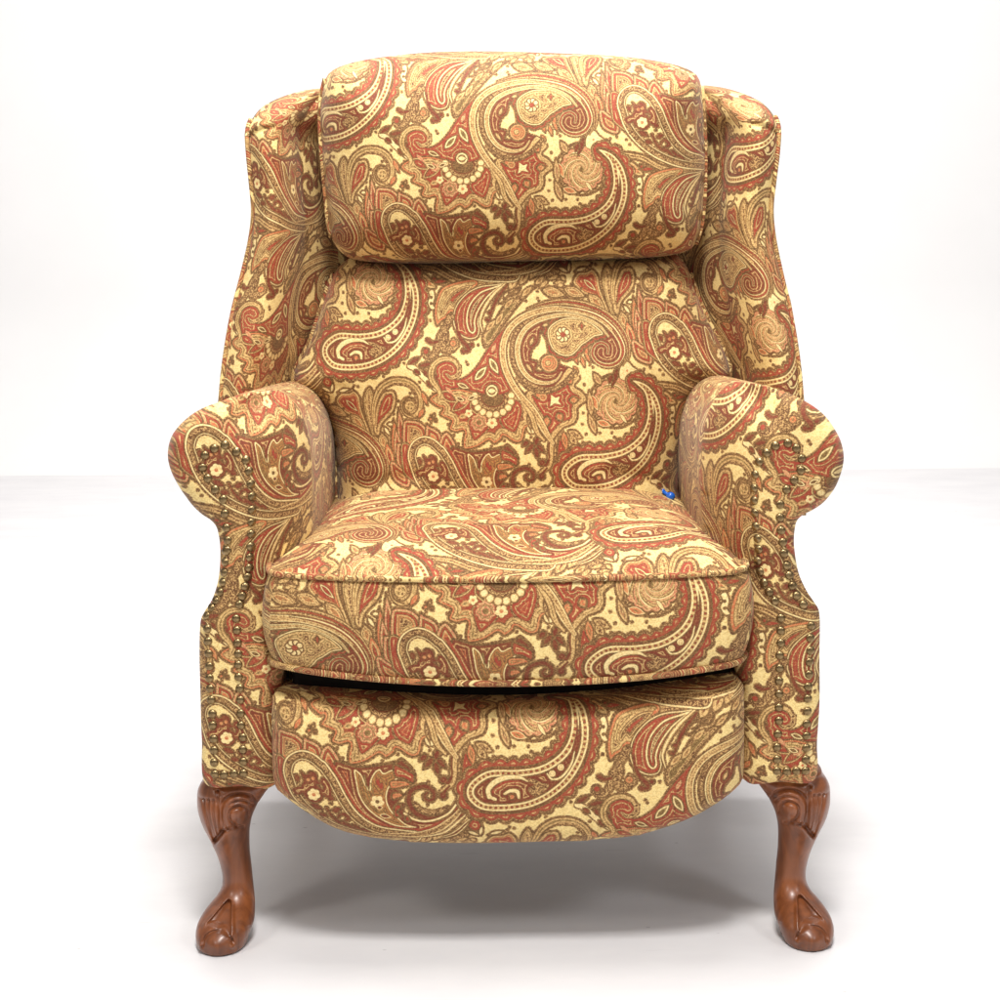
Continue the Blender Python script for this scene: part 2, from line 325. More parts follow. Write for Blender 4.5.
    daisy([(941, 253)], 36, [(5.5, BRN), (99, CREAM)], RED, 8); disc([(941, 253)], 13, RED)
    lenses([(1010, 215), (1050, 215), (1030, 195), (1030, 240)], 10, [(3, BRN), (99, RED)]); disc([(985, 300), (965, 200), (1000, 260), (900, 260), (1070, 235)], 4, BRN)
    fill(np.array([(838, 232), (826, 285), (795, 322), (792, 360), (822, 375), (815, 410), (845, 412), (850, 365), (872, 340), (868, 290), (858, 262)], float), [(3, BRN), (99, YEL)])
    lenses([(790, 300), (805, 260), (845, 215), (880, 205), (770, 380), (800, 420)], 9, [(3, BRN), (99, TAN)])
    disc([(876, 380)], 42, [(5.5, BRN), (9, TAN), (99, ORG)]); disc([(870, 378)], 14, [(4, OLV), (99, TAN)])
    # inner band
    rib([(930, 420), (905, 455), (855, 468), (795, 450), (752, 405), (732, 345), (735, 285), (765, 230), (815, 195), (880, 175), (960, 165), (1040, 180), (1110, 215), (1150, 262)], [3, 8, 12, 14, 15, 15, 14, 13, 12, 11, 10, 8, 5], [(.3, TAN), (.45, OLV), (.75, CREAM), (1, BRN)])
    rib([(905, 485), (850, 492), (780, 468), (730, 415), (708, 350), (710, 280), (740, 222), (800, 180), (880, 157), (960, 150)], [6, 9, 10, 10, 9, 8, 6, 4], [(.6, SPK), (1, DRED)])
    rib([(990, 415), (940, 470), (870, 505), (800, 500), (740, 455)], [10, 12, 10, 8, 5], [(.4, SPK), (.8, RED), (1, BRN)])
    # ---- red body of the flower
    fill(np.array([(705, 190), (640, 255), (590, 320), (555, 375), (510, 425), (450, 450), (390, 400), (370, 430), (375, 500), (430, 560), (560, 620), (700, 620), (800, 640), (770, 560), (690, 470), (655, 400), (652, 300)], float), RED)
    # petals
    flower = T('Z1', (400, 100, 330, 165, 410, 235, 455, 245, 430, 305, 520, 350, 535, 365, 515, 435, 580, 462, 655, 455, 645, 560, 665, 620, 780, 600, 870, 545, 900, 545, 935, 572, 1000, 530),
               'Z2', (20, 500, 120, 560, 190, 540, 220, 430, 275, 415, 300, 310, 250, 215, 110, 100, 0, 60), 'Z1', (800, 100, 600, 60))
    fill(flower, [(5, BRN), (11, ORG), (15, SPK), (34, TAN), (37, SPK), (999, RED)])
    lenses(T('Z1', (440, 90, 600, 190, 540, 270, 740, 120, 730, 160, 790, 310)), 22, [(4, TAN), (7, BRN), (99, RED)])
    lenses(T('Z1', (600, 330, 700, 300, 590, 400, 700, 370)), 12, [(3, ORG), (99, TAN)])
    fill(T('Z1', (690, 360, 715, 480, 745, 545, 800, 520, 870, 450, 890, 400, 820, 350, 740, 330)), [(4, SPK), (99, RED)])
    daisy(T('Z1', (795, 375)), 38, PINK, OLV, 7); daisy(T('Z1', (915, 378)), 24, CREAM, ORG, 5); daisy(T('Z1', (700, 290)), 18, CREAM, ORG, 5); daisy(T('Z1', (655, 165)), 22, PINK, BRN, 6)
    fill(T('Z2', (-15, 330, 50, 250, 90, 165, 160, 175, 195, 240, 180, 350, 130, 462, 60, 455, 0, 400)), [(4, SPK), (999, RED)])
    lenses(T('Z2', (215, 260, 235, 390)), 13, TAN)
    fill(T('Z2', (230, 410, 270, 420, 300, 470, 260, 480, 230, 450)), [(3, BRN), (99, CREAM)])
    # flower heart: dome and pearls
    disc([(617, 530)], 74, [(6, BRN), (18, SPK), (26, DRED), (99, BRN)], .86)
    a = np.linspace(math.radians(-8), math.radians(188), 10)
    disc(np.c_[617 + 84 * np.cos(a), 532 + 74 * np.sin(a)], 18, [(2.5, BRN), (6, TAN), (99, CREAM)])
    fill(np.array([(540, 500), (580, 470), (620, 460), (660, 470), (695, 500), (640, 520), (590, 520)], float), [(4, DRED), (999, RED)])
    disc([(612, 500)], 31, [(5, BRN), (12, CREAM), (16, BRN), (99, TAN)]); lenses([(590, 500), (636, 500)], 13, [(3, BRN), (99, CREAM)])
    # leaves on the red body
    rib([(612, 470), (608, 400), (625, 300)], 3, DRED)
    lenses([(532, 455), (592, 388), (600, 352), (645, 430)], 18, [(3, BRN), (9, CREAM), (99, OLV)])
    lenses([(452, 466), (512, 490), (490, 545), (440, 525), (500, 540), (545, 520)], 12, [(2, BRN), (6, CREAM), (99, BRN)])
    lenses([(612, 330), (630, 290), (400, 480), (440, 520)], 8, PINK)
    # scroll at the left of the body
    disc([(408, 408)], 52, [(99, RED)])
    rib([(365, 540), (372, 500), (338, 450), (335, 405), (358, 370), (400, 355), (440, 368), (460, 400)], [6, 12, 15, 16, 15, 13, 11, 6], [(.65, TAN), (.78, OLV), (1, BRN)])
    rib([(462, 395), (458, 425), (428, 440), (404, 424)], [9, 9, 8, 4], [(.6, SPK), (1, TAN)])
    disc([(412, 404)], 19, [(99, RED)])
    # bead line at the tip
    lenses([(668, 245), (688, 222), (690, 222), (716, 196), (722, 190), (756, 172)], 9, [(2, BRN), (99, CREAM)])
    # ---- outer band of the big paisley over everything
    A = [(885, 735), (855, 690), (828, 640), (790, 580), (740, 520), (695, 450), (668, 380), (664, 300), (690, 232), (745, 182), (830, 150), (930, 138), (1030, 152), (1112, 184), (1172, 236), (1206, 292), (1210, 340), (1186, 378), (1142, 392), (1096, 378), (1072, 342), (1084, 304), (1116, 290), (1144, 308), (1142, 336)]
    rib([(780, 140), (860, 118), (950, 108), (1050, 124), (1130, 158), (1195, 212), (1235, 285), (1236, 350), (1210, 395)], [4, 12, 16, 18, 18, 17, 14, 10, 4], [(.3, RED), (.5, SPK), (.75, TAN), (1, BRN)])
    rib(A, [8, 18, 20, 18, 17, 17, 17, 17, 17, 17, 16, 15, 15, 14, 13, 13, 13, 12, 10, 8, 7], [(.22, TAN), (.34, SPK), (.62, TAN), (.8, CREAM), (1, BRN)])
    rib([(930, 128), (1030, 142), (1115, 172), (1180, 226), (1216, 290), (1220, 340), (1195, 385)], [4, 8, 10, 10, 9, 7, 3], [(.3, CREAM), (1, RED)])
    rib(A[14:], [3, 4, 5, 5, 5, 5, 4], RED)
    # tail: the tan lip that ends in a tip
    rib([(745, 545), (790, 610), (812, 680), (845, 722)], [4, 12, 14, 5], [(.7, TAN), (1, BRN)])
    lenses([(770, 600), (790, 690)], 10, [(3, BRN), (99, YEL)])
    # small sprigs where the ground would lie bare
    ys, xs = rng.randint(0, DROP, 3000), rng.randint(0, CW, 4000)
    an = np.linspace(0, 2 * math.pi, 15)[:-1]; k = 0
    for x, y in zip(xs, ys):
        rr = 34 if k < 40 else 21
        if (IDX[(y + np.r_[0, rr * np.sin(an), rr * .5 * np.sin(an)].astype(int)) % CH, (x + np.r_[0, rr * np.cos(an), rr * .5 * np.cos(an)].astype(int)) % CW] == YEL).all():
            a = rng.uniform(0, 6.28); q = rr / 34.; k += 1
            for da, l, c in ((0, 27, DRED), (1.9, 22, ORG), (-1.9, 22, SPK), (3.4, 16, DRED)):
                d = np.array((math.cos(a + da), math.sin(a + da)))
                lens([(x + 3 * d[0], y + 3 * d[1]), (x + l * q * d[0], y + l * q * d[1])], 8 * q, [(3, BRN), (99, c)])
    # dots on the ground
    ys, xs = rng.randint(0, CH, 420), rng.randint(0, CELL_W, 420)
    for x, y in zip(xs, ys):
        if (IDX[(y + np.array((-9, 9, 0, 0, 0))) % CH, (x + np.array((0, 0, -9, 9, 0))) % CW] == YEL).all(): disc([(x, y)], 2.6, BRN)

def depth_in(mask, n):
    """how many steps inside the mask each texel lies (wraps round the repeat)"""
    D = np.zeros(mask.shape, np.uint8); m = mask
    for k in range(n):
        D += m
        r = m & np.roll(m, 1, 0) & np.roll(m, -1, 0)
        m = r & np.roll(m, 1, 1) & np.roll(m, -1, 1) if k % 2 else r & np.roll(r, 1, 1) & np.roll(r, -1, 1)
    return D

def enrich():
    """the cloth outlines every area and echoes the outline inside it"""
    src = IDX.copy()
    D = depth_in(src == YEL, 7)
    IDX[(D > 0) & (D <= 2)] = BRN; IDX[(D > 2) & (D <= 6)] = SPK
    m = (src == RED) | (src == DRED)
    D = depth_in(m, 34)
    IDX[m & (D <= 2)] = BRN
    IDX[m & (D >= 12) & (D <= 14)] = TAN; IDX[m & (D >= 15) & (D <= 16)] = SPK
    IDX[m & (D >= 26) & (D <= 28)] = ORG
    m = (src == TAN) | (src == PINK) | (src == ORG)
    D = depth_in(m, 16)
    IDX[m & (D >= 8) & (D <= 10)] = OLV; IDX[m & (D >= 14)] = SPK
    m = (src == OLV) | (src == GOLD)
    D = depth_in(m, 14); IDX[m & (D >= 7) & (D <= 9)] = BRN

# two threads per colour: main, second, share of the second
THREADS = {YEL: ((228, 201, 134), (206, 170, 100), .20), CREAM: ((230, 204, 142), (204, 166, 102), .15), TAN: ((206, 168, 106), (152, 110, 62), .28),
           OLV: ((150, 120, 68), (104, 78, 40), .45), ORG: ((186, 100, 58), (200, 150, 92), .30), RED: ((150, 58, 36), (154, 102, 60), .22),
           DRED: ((116, 52, 30), (134, 88, 48), .25), BRN: ((100, 70, 37), (144, 106, 60), .36), SPK: ((190, 150, 92), (98, 62, 34), .50),
           PINK: ((186, 110, 76), (208, 168, 110), .42), GOLD: ((172, 122, 62), (138, 74, 42), .35)}

def paisley_rgb():
    draw_paisley(); enrich()
    rng = np.random.RandomState(11)
    ch, cw = CH // 3, CW // 4                                        # one thread crossing = 4 x 3 texels
    n = rng.rand(ch, cw)
    n = .75 * n + .25 * (np.add.outer(np.arange(ch) % 2, np.arange(cw) % 2) % 2)
    n = np.argsort(np.argsort(n.ravel())).reshape(n.shape) / n.size
    N = np.kron(n, np.ones((3, 4)))
    N = np.pad(N, ((0, CH - N.shape[0]), (0, CW - N.shape[1])), 'edge')
    a = np.zeros((11, 3)); b = np.zeros((11, 3)); r = np.zeros(11)
    for k, (m, s, q) in THREADS.items(): a[k] = m; b[k] = s; r[k] = q
    sec = N < r[IDX]
    rgb = np.where(sec[..., None], b[IDX], a[IDX])
    v = 1 + .10 * (np.kron(rng.rand(ch, cw), np.ones((3, 4))) - .5)
    v = np.pad(v, ((0, CH - v.shape[0]), (0, CW - v.shape[1])), 'edge')
    rgb = np.clip(rgb * v[..., None], 0, 255) / 255.
    for ax in (0, 1): rgb = .5 * rgb + .25 * (np.roll(rgb, 1, ax) + np.roll(rgb, -1, ax))   # threads blend
    return rgb
import bpy, bmesh
from mathutils import Vector, Matrix
from mathutils.bvhtree import BVHTree
from mathutils import noise as mnoise

scene = bpy.context.scene
col = scene.collection
R = math.radians

# ------------------------------------------------------------------ camera
F_PX, PITCH, ROLL = 1700., R(10.2), R(.45)
CAM = np.array((-.0123, -2.0, .934))
fw = np.array((0, math.cos(PITCH), -math.sin(PITCH))); rt = np.array((1., 0, 0)); up = np.array((0, math.sin(PITCH), math.cos(PITCH)))
rt, up = math.cos(ROLL) * rt - math.sin(ROLL) * up, math.sin(ROLL) * rt + math.cos(ROLL) * up

def P(x, y, Y):
    """point of the photo (1000 px frame) on the upright plane at depth Y"""
    d = fw * F_PX + rt * (x - 500.) + up * (500. - y)
    return CAM + d * ((Y - CAM[1]) / d[1])

def PZ(x, y, z):
    d = fw * F_PX + rt * (x - 500.) + up * (500. - y)
    return CAM + d * ((z - CAM[2]) / d[2])

def pix(p):
    q = np.asarray(p, float) - CAM
    t = q @ fw
    return np.stack([500 + F_PX * (q @ rt) / t, 500 - F_PX * (q @ up) / t], -1)

cd = bpy.data.cameras.new('camera'); cam = bpy.data.objects.new('camera', cd); col.objects.link(cam)
cd.sensor_width = 36; cd.lens = 36 * F_PX / 1000; cd.clip_start = .05; cd.clip_end = 100
M = Matrix.Identity(4)
for i, a in enumerate((rt, up, -fw)):
    for k in range(3): M[k][i] = a[k]
for k in range(3): M[k][3] = CAM[k]
cam.matrix_world = M
scene.camera = cam

# ------------------------------------------------------------------ materials
def new_mat(name):
    m = bpy.data.materials.new(name); m.use_nodes = True
    return m, m.node_tree.nodes, m.node_tree.links, m.node_tree.nodes['Principled BSDF']

def node(ns, t, **kw):
    n = ns.new(t)
    for k, v in kw.items():
        if k in n.inputs: n.inputs[k].default_value = v
        else: setattr(n, k, v)
    return n

def fabric_image():
    a = paisley_rgb()[::-1]
    px = np.ones((CH, CW, 4), np.float32); px[..., :3] = a
    im = bpy.data.images.new('paisley_weave', CW, CH, alpha=False)
    im.pixels.foreach_set(px.ravel()); im.update(); im.pack()
    return im
WEAVE = fabric_image()

def fabric():
    m, ns, ln, b = new_mat('paisley_tapestry')
    uv = node(ns, 'ShaderNodeTexCoord')
    # the cloth is never perfectly flat on grain: a slow drift of the weave
    nz = node(ns, 'ShaderNodeTexNoise', Scale=5., Detail=1.); ln.new(uv.outputs['Object'], nz.inputs['Vector'])
    sub = node(ns, 'ShaderNodeVectorMath', operation='SUBTRACT'); sub.inputs[1].default_value = (.5, .5, .5); ln.new(nz.outputs['Color'], sub.inputs[0])
    sc = node(ns, 'ShaderNodeVectorMath', operation='SCALE'); sc.inputs['Scale'].default_value = .012; ln.new(sub.outputs[0], sc.inputs[0])
    ad = node(ns, 'ShaderNodeVectorMath', operation='ADD'); ln.new(uv.outputs['UV'], ad.inputs[0]); ln.new(sc.outputs[0], ad.inputs[1])
    im = node(ns, 'ShaderNodeTexImage', image=WEAVE, interpolation='Linear'); ln.new(ad.outputs[0], im.inputs['Vector'])
    hs = node(ns, 'ShaderNodeHueSaturation', Saturation=FAB_SAT, Value=FAB_VAL); ln.new(im.outputs['Color'], hs.inputs['Color'])
    # thread relief
    bw = node(ns, 'ShaderNodeRGBToBW'); ln.new(im.outputs['Color'], bw.inputs['Color'])
    w1 = node(ns, 'ShaderNodeTexNoise', Scale=900., Detail=2.); ln.new(uv.outputs['Object'], w1.inputs['Vector'])
    w2 = node(ns, 'ShaderNodeTexNoise', Scale=9., Detail=3.); ln.new(uv.outputs['Object'], w2.inputs['Vector'])
    b1 = node(ns, 'ShaderNodeBump', Strength=.25, Distance=.0008); ln.new(bw.outputs[0], b1.inputs['Height'])
    b2 = node(ns, 'ShaderNodeBump', Strength=.35, Distance=.0006); ln.new(w1.outputs[0], b2.inputs['Height']); ln.new(b1.outputs[0], b2.inputs['Normal'])
    b3 = node(ns, 'ShaderNodeBump', Strength=.35, Distance=.006); ln.new(w2.outputs[0], b3.inputs['Height']); ln.new(b2.outputs[0], b3.inputs['Normal'])
    ln.new(b3.outputs[0], b.inputs['Normal'])
    ln.new(hs.outputs[0], b.inputs['Base Color'])
    b.inputs['Roughness'].default_value = .75
    b.inputs['Specular IOR Level'].default_value = .29
    b.inputs['Sheen Weight'].default_value = .13; b.inputs['Sheen Roughness'].default_value = .45; b.inputs['Sheen Tint'].default_value = (1, .90, .76, 1)
    return m
FAB_SAT, FAB_VAL = .98, 1.0
FAB = fabric()

def wood():
    m, ns, ln, b = new_mat('cherry_wood')
    tc = node(ns, 'ShaderNodeTexCoord')
    mp = node(ns, 'ShaderNodeMapping'); mp.inputs['Scale'].default_value = (60, 60, 5); ln.new(tc.outputs['Object'], mp.inputs['Vector'])
    n1 = node(ns, 'ShaderNodeTexNoise', Scale=1.6, Detail=6., Distortion=.6); ln.new(mp.outputs[0], n1.inputs['Vector'])
    n2 = node(ns, 'ShaderNodeTexNoise', Scale=14., Detail=3.); ln.new(tc.outputs['Object'], n2.inputs['Vector'])
    cr = node(ns, 'ShaderNodeValToRGB'); e = cr.color_ramp.elements
    e[0].position = .3; e[0].color = (.14, .040, .012, 1); e[1].position = .75; e[1].color = (.29, .090, .027, 1)
    ln.new(n1.outputs[0], cr.inputs[0])
    mx = node(ns, 'ShaderNodeMix', data_type='RGBA', blend_type='MULTIPLY'); mx.inputs['Factor'].default_value = .6
    c2 = node(ns, 'ShaderNodeValToRGB'); c2.color_ramp.elements[0].color = (.55, .5, .5, 1); c2.color_ramp.elements[0].position = .3; c2.color_ramp.elements[1].position = .65
    ln.new(n2.outputs[0], c2.inputs[0]); ln.new(cr.outputs[0], mx.inputs[6]); ln.new(c2.outputs[0], mx.inputs[7])
    ln.new(mx.outputs[2], b.inputs['Base Color'])
    b.inputs['Roughness'].default_value = .37
    b.inputs['Coat Weight'].default_value = .2; b.inputs['Coat Roughness'].default_value = .22
    bp = node(ns, 'ShaderNodeBump', Strength=.12, Distance=.001); ln.new(n1.outputs[0], bp.inputs['Height']); ln.new(bp.outputs[0], b.inputs['Normal'])
    return m
WOOD = wood()

def brass():
    m, ns, ln, b = new_mat('antique_brass')
    tc = node(ns, 'ShaderNodeTexCoord')
    n = node(ns, 'ShaderNodeTexNoise', Scale=160., Detail=3.); ln.new(tc.outputs['Object'], n.inputs['Vector'])
    cr = node(ns, 'ShaderNodeValToRGB'); e = cr.color_ramp.elements
    e[0].position = .3; e[0].color = (.12, .076, .032, 1); e[1].position = .7; e[1].color = (.36, .25, .12, 1)
    ln.new(n.outputs[0], cr.inputs[0]); ln.new(cr.outputs[0], b.inputs['Base Color'])
    b.inputs['Metallic'].default_value = .9; b.inputs['Roughness'].default_value = .34
    return m
BRASS = brass()

def plain(name, c, rough=.8, scale=40., amt=.3, spec=.3):
    m, ns, ln, b = new_mat(name)
    tc = node(ns, 'ShaderNodeTexCoord'); n = node(ns, 'ShaderNodeTexNoise', Scale=scale, Detail=4.); ln.new(tc.outputs['Object'], n.inputs['Vector'])
    cr = node(ns, 'ShaderNodeValToRGB'); e = cr.color_ramp.elements
    e[0].position = .3; e[0].color = tuple(v * (1 - amt) for v in c) + (1,); e[1].position = .7; e[1].color = tuple(c) + (1,)
    ln.new(n.outputs[0], cr.inputs[0]); ln.new(cr.outputs[0], b.inputs['Base Color'])
    b.inputs['Roughness'].default_value = rough; b.inputs['Specular IOR Level'].default_value = spec
    return m
BLACK = plain('black_dust_cloth', (.012, .010, .009), .95)
BLUE = plain('blue_plastic', (.01, .11, .52), .25, 80., .2, .5)

def floor_mat():
    m, ns, ln, b = new_mat('painted_white_floor')
    tc = node(ns, 'ShaderNodeTexCoord')
    mp = node(ns, 'ShaderNodeMapping'); mp.inputs['Scale'].default_value = (1.2, 2.6, 1); ln.new(tc.outputs['Object'], mp.inputs['Vector'])
    n1 = node(ns, 'ShaderNodeTexNoise', Scale=3., Detail=7., Roughness=.62); ln.new(mp.outputs[0], n1.inputs['Vector'])
    c1 = node(ns, 'ShaderNodeValToRGB'); e = c1.color_ramp.elements
    e[0].position = .32; e[0].color = (.66, .645, .655, 1); e[1].position = .62; e[1].color = (.715, .70, .705, 1)
    ln.new(n1.outputs[0], c1.inputs[0])
    # sparse dark scuffs and specks
    mp2 = node(ns, 'ShaderNodeMapping'); mp2.inputs['Scale'].default_value = (1, 1.6, 1); ln.new(tc.outputs['Object'], mp2.inputs['Vector'])
    v = node(ns, 'ShaderNodeTexVoronoi', Scale=11., Randomness=1.); ln.new(mp2.outputs[0], v.inputs['Vector'])
    r1 = node(ns, 'ShaderNodeValToRGB'); r1.color_ramp.elements[0].position = .018; r1.color_ramp.elements[0].color = (.45, .43, .44, 1); r1.color_ramp.elements[1].position = .045; r1.color_ramp.elements[1].color = (1, 1, 1, 1)
    ln.new(v.outputs['Distance'], r1.inputs[0])
    mp3 = node(ns, 'ShaderNodeMapping'); mp3.inputs['Scale'].default_value = (1.3, 16, 1); mp3.inputs['Rotation'].default_value = (0, 0, .06); ln.new(tc.outputs['Object'], mp3.inputs['Vector'])
    n3 = node(ns, 'ShaderNodeTexNoise', Scale=6., Detail=3.); ln.new(mp3.outputs[0], n3.inputs['Vector'])
    r3 = node(ns, 'ShaderNodeValToRGB'); r3.color_ramp.elements[0].position = .70; r3.color_ramp.elements[0].color = (1, 1, 1, 1); r3.color_ramp.elements[1].position = .78; r3.color_ramp.elements[1].color = (.80, .78, .79, 1)
    ln.new(n3.outputs[0], r3.inputs[0])
    a = node(ns, 'ShaderNodeMix', data_type='RGBA', blend_type='MULTIPLY'); a.inputs['Factor'].default_value = .55; ln.new(c1.outputs[0], a.inputs[6]); ln.new(r1.outputs[0], a.inputs[7])
    c = node(ns, 'ShaderNodeMix', data_type='RGBA', blend_type='MULTIPLY'); c.inputs['Factor'].default_value = .7; ln.new(a.outputs[2], c.inputs[6]); ln.new(r3.outputs[0], c.inputs[7])
    ln.new(c.outputs[2], b.inputs['Base Color'])
    b.inputs['Roughness'].default_value = .5; b.inputs['Specular IOR Level'].default_value = .35
    bp = node(ns, 'ShaderNodeBump', Strength=.08, Distance=.002); ln.new(n1.outputs[0], bp.inputs['Height']); ln.new(bp.outputs[0], b.inputs['Normal'])
    return m

# ------------------------------------------------------------------ mesh helpers
def tag(o, label=None, cat=None, group=None, kind=None):
    for k, v in (('label', label), ('category', cat), ('group', group), ('kind', kind)):
        if v: o[k] = v
    return o

def mesh_obj(name, verts, faces, mat, parent=None, uvs=None, sm=True):
    """uvs: per-vertex (n,2) or per-loop list, in pattern units"""
    me = bpy.data.meshes.new(name)
    me.from_pydata([tuple(map(float, v)) for v in verts], [], [tuple(map(int, f)) for f in faces])
    if uvs is not None:
        uvs = np.asarray(uvs, float)
        lv = np.empty(len(me.loops), np.int32); me.loops.foreach_get('vertex_index', lv)
        lu = uvs[lv] if len(uvs) == len(verts) else uvs
        lay = me.uv_layers.new(name='UVMap')
        lay.data.foreach_set('uv', np.c_[lu[:, 0] / CW, 1 - lu[:, 1] / CH].astype(np.float32).ravel())
    me.materials.append(mat)
    if sm: me.polygons.foreach_set('use_smooth', [True] * len(me.polygons))
    me.update()
    bm = bmesh.new(); bm.from_mesh(me); bmesh.ops.recalc_face_normals(bm, faces=bm.faces); bm.to_mesh(me); bm.free()
    o = bpy.data.objects.new(name, me); col.objects.link(o)
    if parent: o.parent = parent
    return o

def resample(p, n, closed):
    p = np.asarray(p, float)
    q = np.vstack([p, p[:1]]) if closed else p
    s = np.r_[0, np.cumsum(np.linalg.norm(np.diff(q, axis=0), axis=1))]
    t = np.linspace(0, s[-1], n + 1)[:-1] if closed else np.linspace(0, s[-1], n)
    return np.stack([np.interp(t, s, q[:, k]) for k in range(q.shape[1])], 1)

def seg_dist(p, poly, closed=True):
    q = np.vstack([poly, poly[:1]]) if closed else poly
    a, b = q[:-1], q[1:]; d = b - a
    t = np.clip(((p[:, None] - a) * d).sum(-1) / np.maximum((d * d).sum(-1), 1e-12), 0, 1)
    return np.linalg.norm(p[:, None] - (a + t[..., None] * d), axis=-1).min(1)

def nearest_on(p, poly):
    a, b = poly[:-1], poly[1:]; d = b - a
    t = np.clip(((p[:, None] - a) * d).sum(-1) / np.maximum((d * d).sum(-1), 1e-12), 0, 1)
    c = a + t[..., None] * d
    k = np.linalg.norm(p[:, None] - c, axis=-1).argmin(1)
    return c[np.arange(len(p)), k]

def rough(v, amp, scale, seed=0.):
    """slow unevenness of stuffed upholstery"""
    return np.array([mnoise.noise(Vector((x * scale + seed, y * scale, z * scale))) for x, y, z in v]) * amp

from mathutils.geometry import delaunay_2d_cdt
def sheet(o, step):
    """triangulated inside of an outline: its points come first, unchanged"""
    rngx = np.arange(o[:, 0].min(), o[:, 0].max(), step); rngz = np.arange(o[:, 1].min(), o[:, 1].max(), step * .866)
    g = np.array([(x + (k % 2) * step / 2, z) for k, z in enumerate(rngz) for x in rngx])
    d = np.zeros(len(g)); ins = np.zeros(len(g), bool)
    a, b = o, np.roll(o, -1, 0)
    for (x0, z0), (x1, z1) in zip(a, b):
        if z0 == z1: continue
        c = ((z0 > g[:, 1]) != (z1 > g[:, 1])) & (g[:, 0] < (x1 - x0) * (g[:, 1] - z0) / (z1 - z0) + x0); ins ^= c
    g = g[ins]; d = seg_dist(g, o); g = g[d > step * .45]
    pts = np.vstack([o, g]); n = len(o)
    r = delaunay_2d_cdt([Vector(p) for p in pts], [(k, (k + 1) % n) for k in range(n)], [], 1, 1e-7, True)
    q = np.array([tuple(v) for v in r[0]]); tri = [tuple(f) for f in r[2]]
    m = np.full(len(q), -1); orig = r[3]
    order = [-1] * len(pts)
    for k, src in enumerate(orig):
        for t in src:
            if order[t] < 0: order[t] = k
    inv = {order[t]: t for t in range(len(pts)) if order[t] >= 0}
    tri = [tuple(inv[v] for v in f) for f in tri if all(v in inv for v in f)]
    ct = np.array([pts[list(f)].mean(0) for f in tri]); ok = np.zeros(len(tri), bool)
    for (x0, z0), (x1, z1) in zip(a, b):
        if z0 != z1: ok ^= ((z0 > ct[:, 1]) != (z1 > ct[:, 1])) & (ct[:, 0] < (x1 - x0) * (ct[:, 1] - z0) / (z1 - z0) + x0)
    return pts, [f for f, k in zip(tri, ok) if k]

def relax(val, tri, fixed, it):
    E = np.array([(f[i], f[(i + 1) % len(f)]) for f in tri for i in range(len(f))])
    E = np.vstack([E, E[:, ::-1]])
    cnt = np.bincount(E[:, 0], minlength=len(val)).astype(float)
    for _ in range(it):
        m = np.bincount(E[:, 0], val[E[:, 1]], minlength=len(val)) / np.maximum(cnt, 1)
        m[fixed] = val[fixed]; val = .4 * val + .6 * m
    return val

def pad(name, outline, spine, Rr, back, plane, uvmap, mat, parent, crown=0., n=180, step=.0075, pw=2.2, lump=.003, seed=0., back_taper=1., fold=None, wrap=.6):
    """stuffed panel: outline in the (x,z) plane, its face bulging towards -y.
    plane(x,z) -> y of the seam line, Rr = reach of the rounded edge, back = thickness behind the seam"""
    o = resample(smooth(outline, True, 8), n, True)
    if ((o[:, 0] * np.roll(o[:, 1], -1) - np.roll(o[:, 0], -1) * o[:, 1]).sum()) < 0: o = o[::-1]
    nr = np.roll(o, -1, 0) - np.roll(o, 1, 0); nr = np.c_[nr[:, 1], -nr[:, 0]]; nr /= np.linalg.norm(nr, axis=1)[:, None]
    q, tri = sheet(o, step)
    # extra rings close to the edge come from the grid itself; heights from the distance to the seam
    d = seg_dist(q, o); d[:n] = 0; maxd = d.max()
    e = np.clip(d / Rr, 0, 1)
    h = Rr * (1 - (1 - e) ** pw) ** (1 / pw) + crown * (1 - (1 - np.clip(d / maxd, 0, 1)) ** 2)
    h = relax(h, tri, np.arange(n), 5)
    y = plane(q[:, 0], q[:, 1]) - h
    v = np.c_[q[:, 0], y, q[:, 1]]
    v[:, 1] += rough(v, lump, 9., seed) * e
    if fold is not None: v[:, 1] += fold(q, e)
    V = [v]; 
    # cloth coordinates follow the bulge outwards
    near = np.array([np.argmin(((o - p) ** 2).sum(1)) for p in q]); ext = np.maximum(0, Rr * .55 - np.minimum(h, Rr * .55)) * wrap
    U = [q + nr[near] * (ext * np.clip(1 - d / Rr, 0, 1))[:, None]]
    for dd in np.linspace(0, 1, 5)[1:]:
        yb = plane(o[:, 0], o[:, 1]) + back * dd
        w = o * (1 - (1 - back_taper) * dd) + o.mean(0) * (1 - back_taper) * dd
        V.append(np.c_[w[:, 0], yb, w[:, 1]]); U.append(U[0][:n] + nr * back * dd)
    V = np.vstack(V); U = np.vstack(U); F = list(tri); b = len(q)
    ring = [list(range(n))] + [list(range(b + k * n, b + (k + 1) * n)) for k in range(4)]
    for k in range(4): F += [(ring[k][i], ring[k][(i + 1) % n], ring[k + 1][(i + 1) % n], ring[k + 1][i]) for i in range(n)]
    F.append(tuple(ring[4]))
    return mesh_obj(name, V, F, mat, parent, uvmap(U)), o

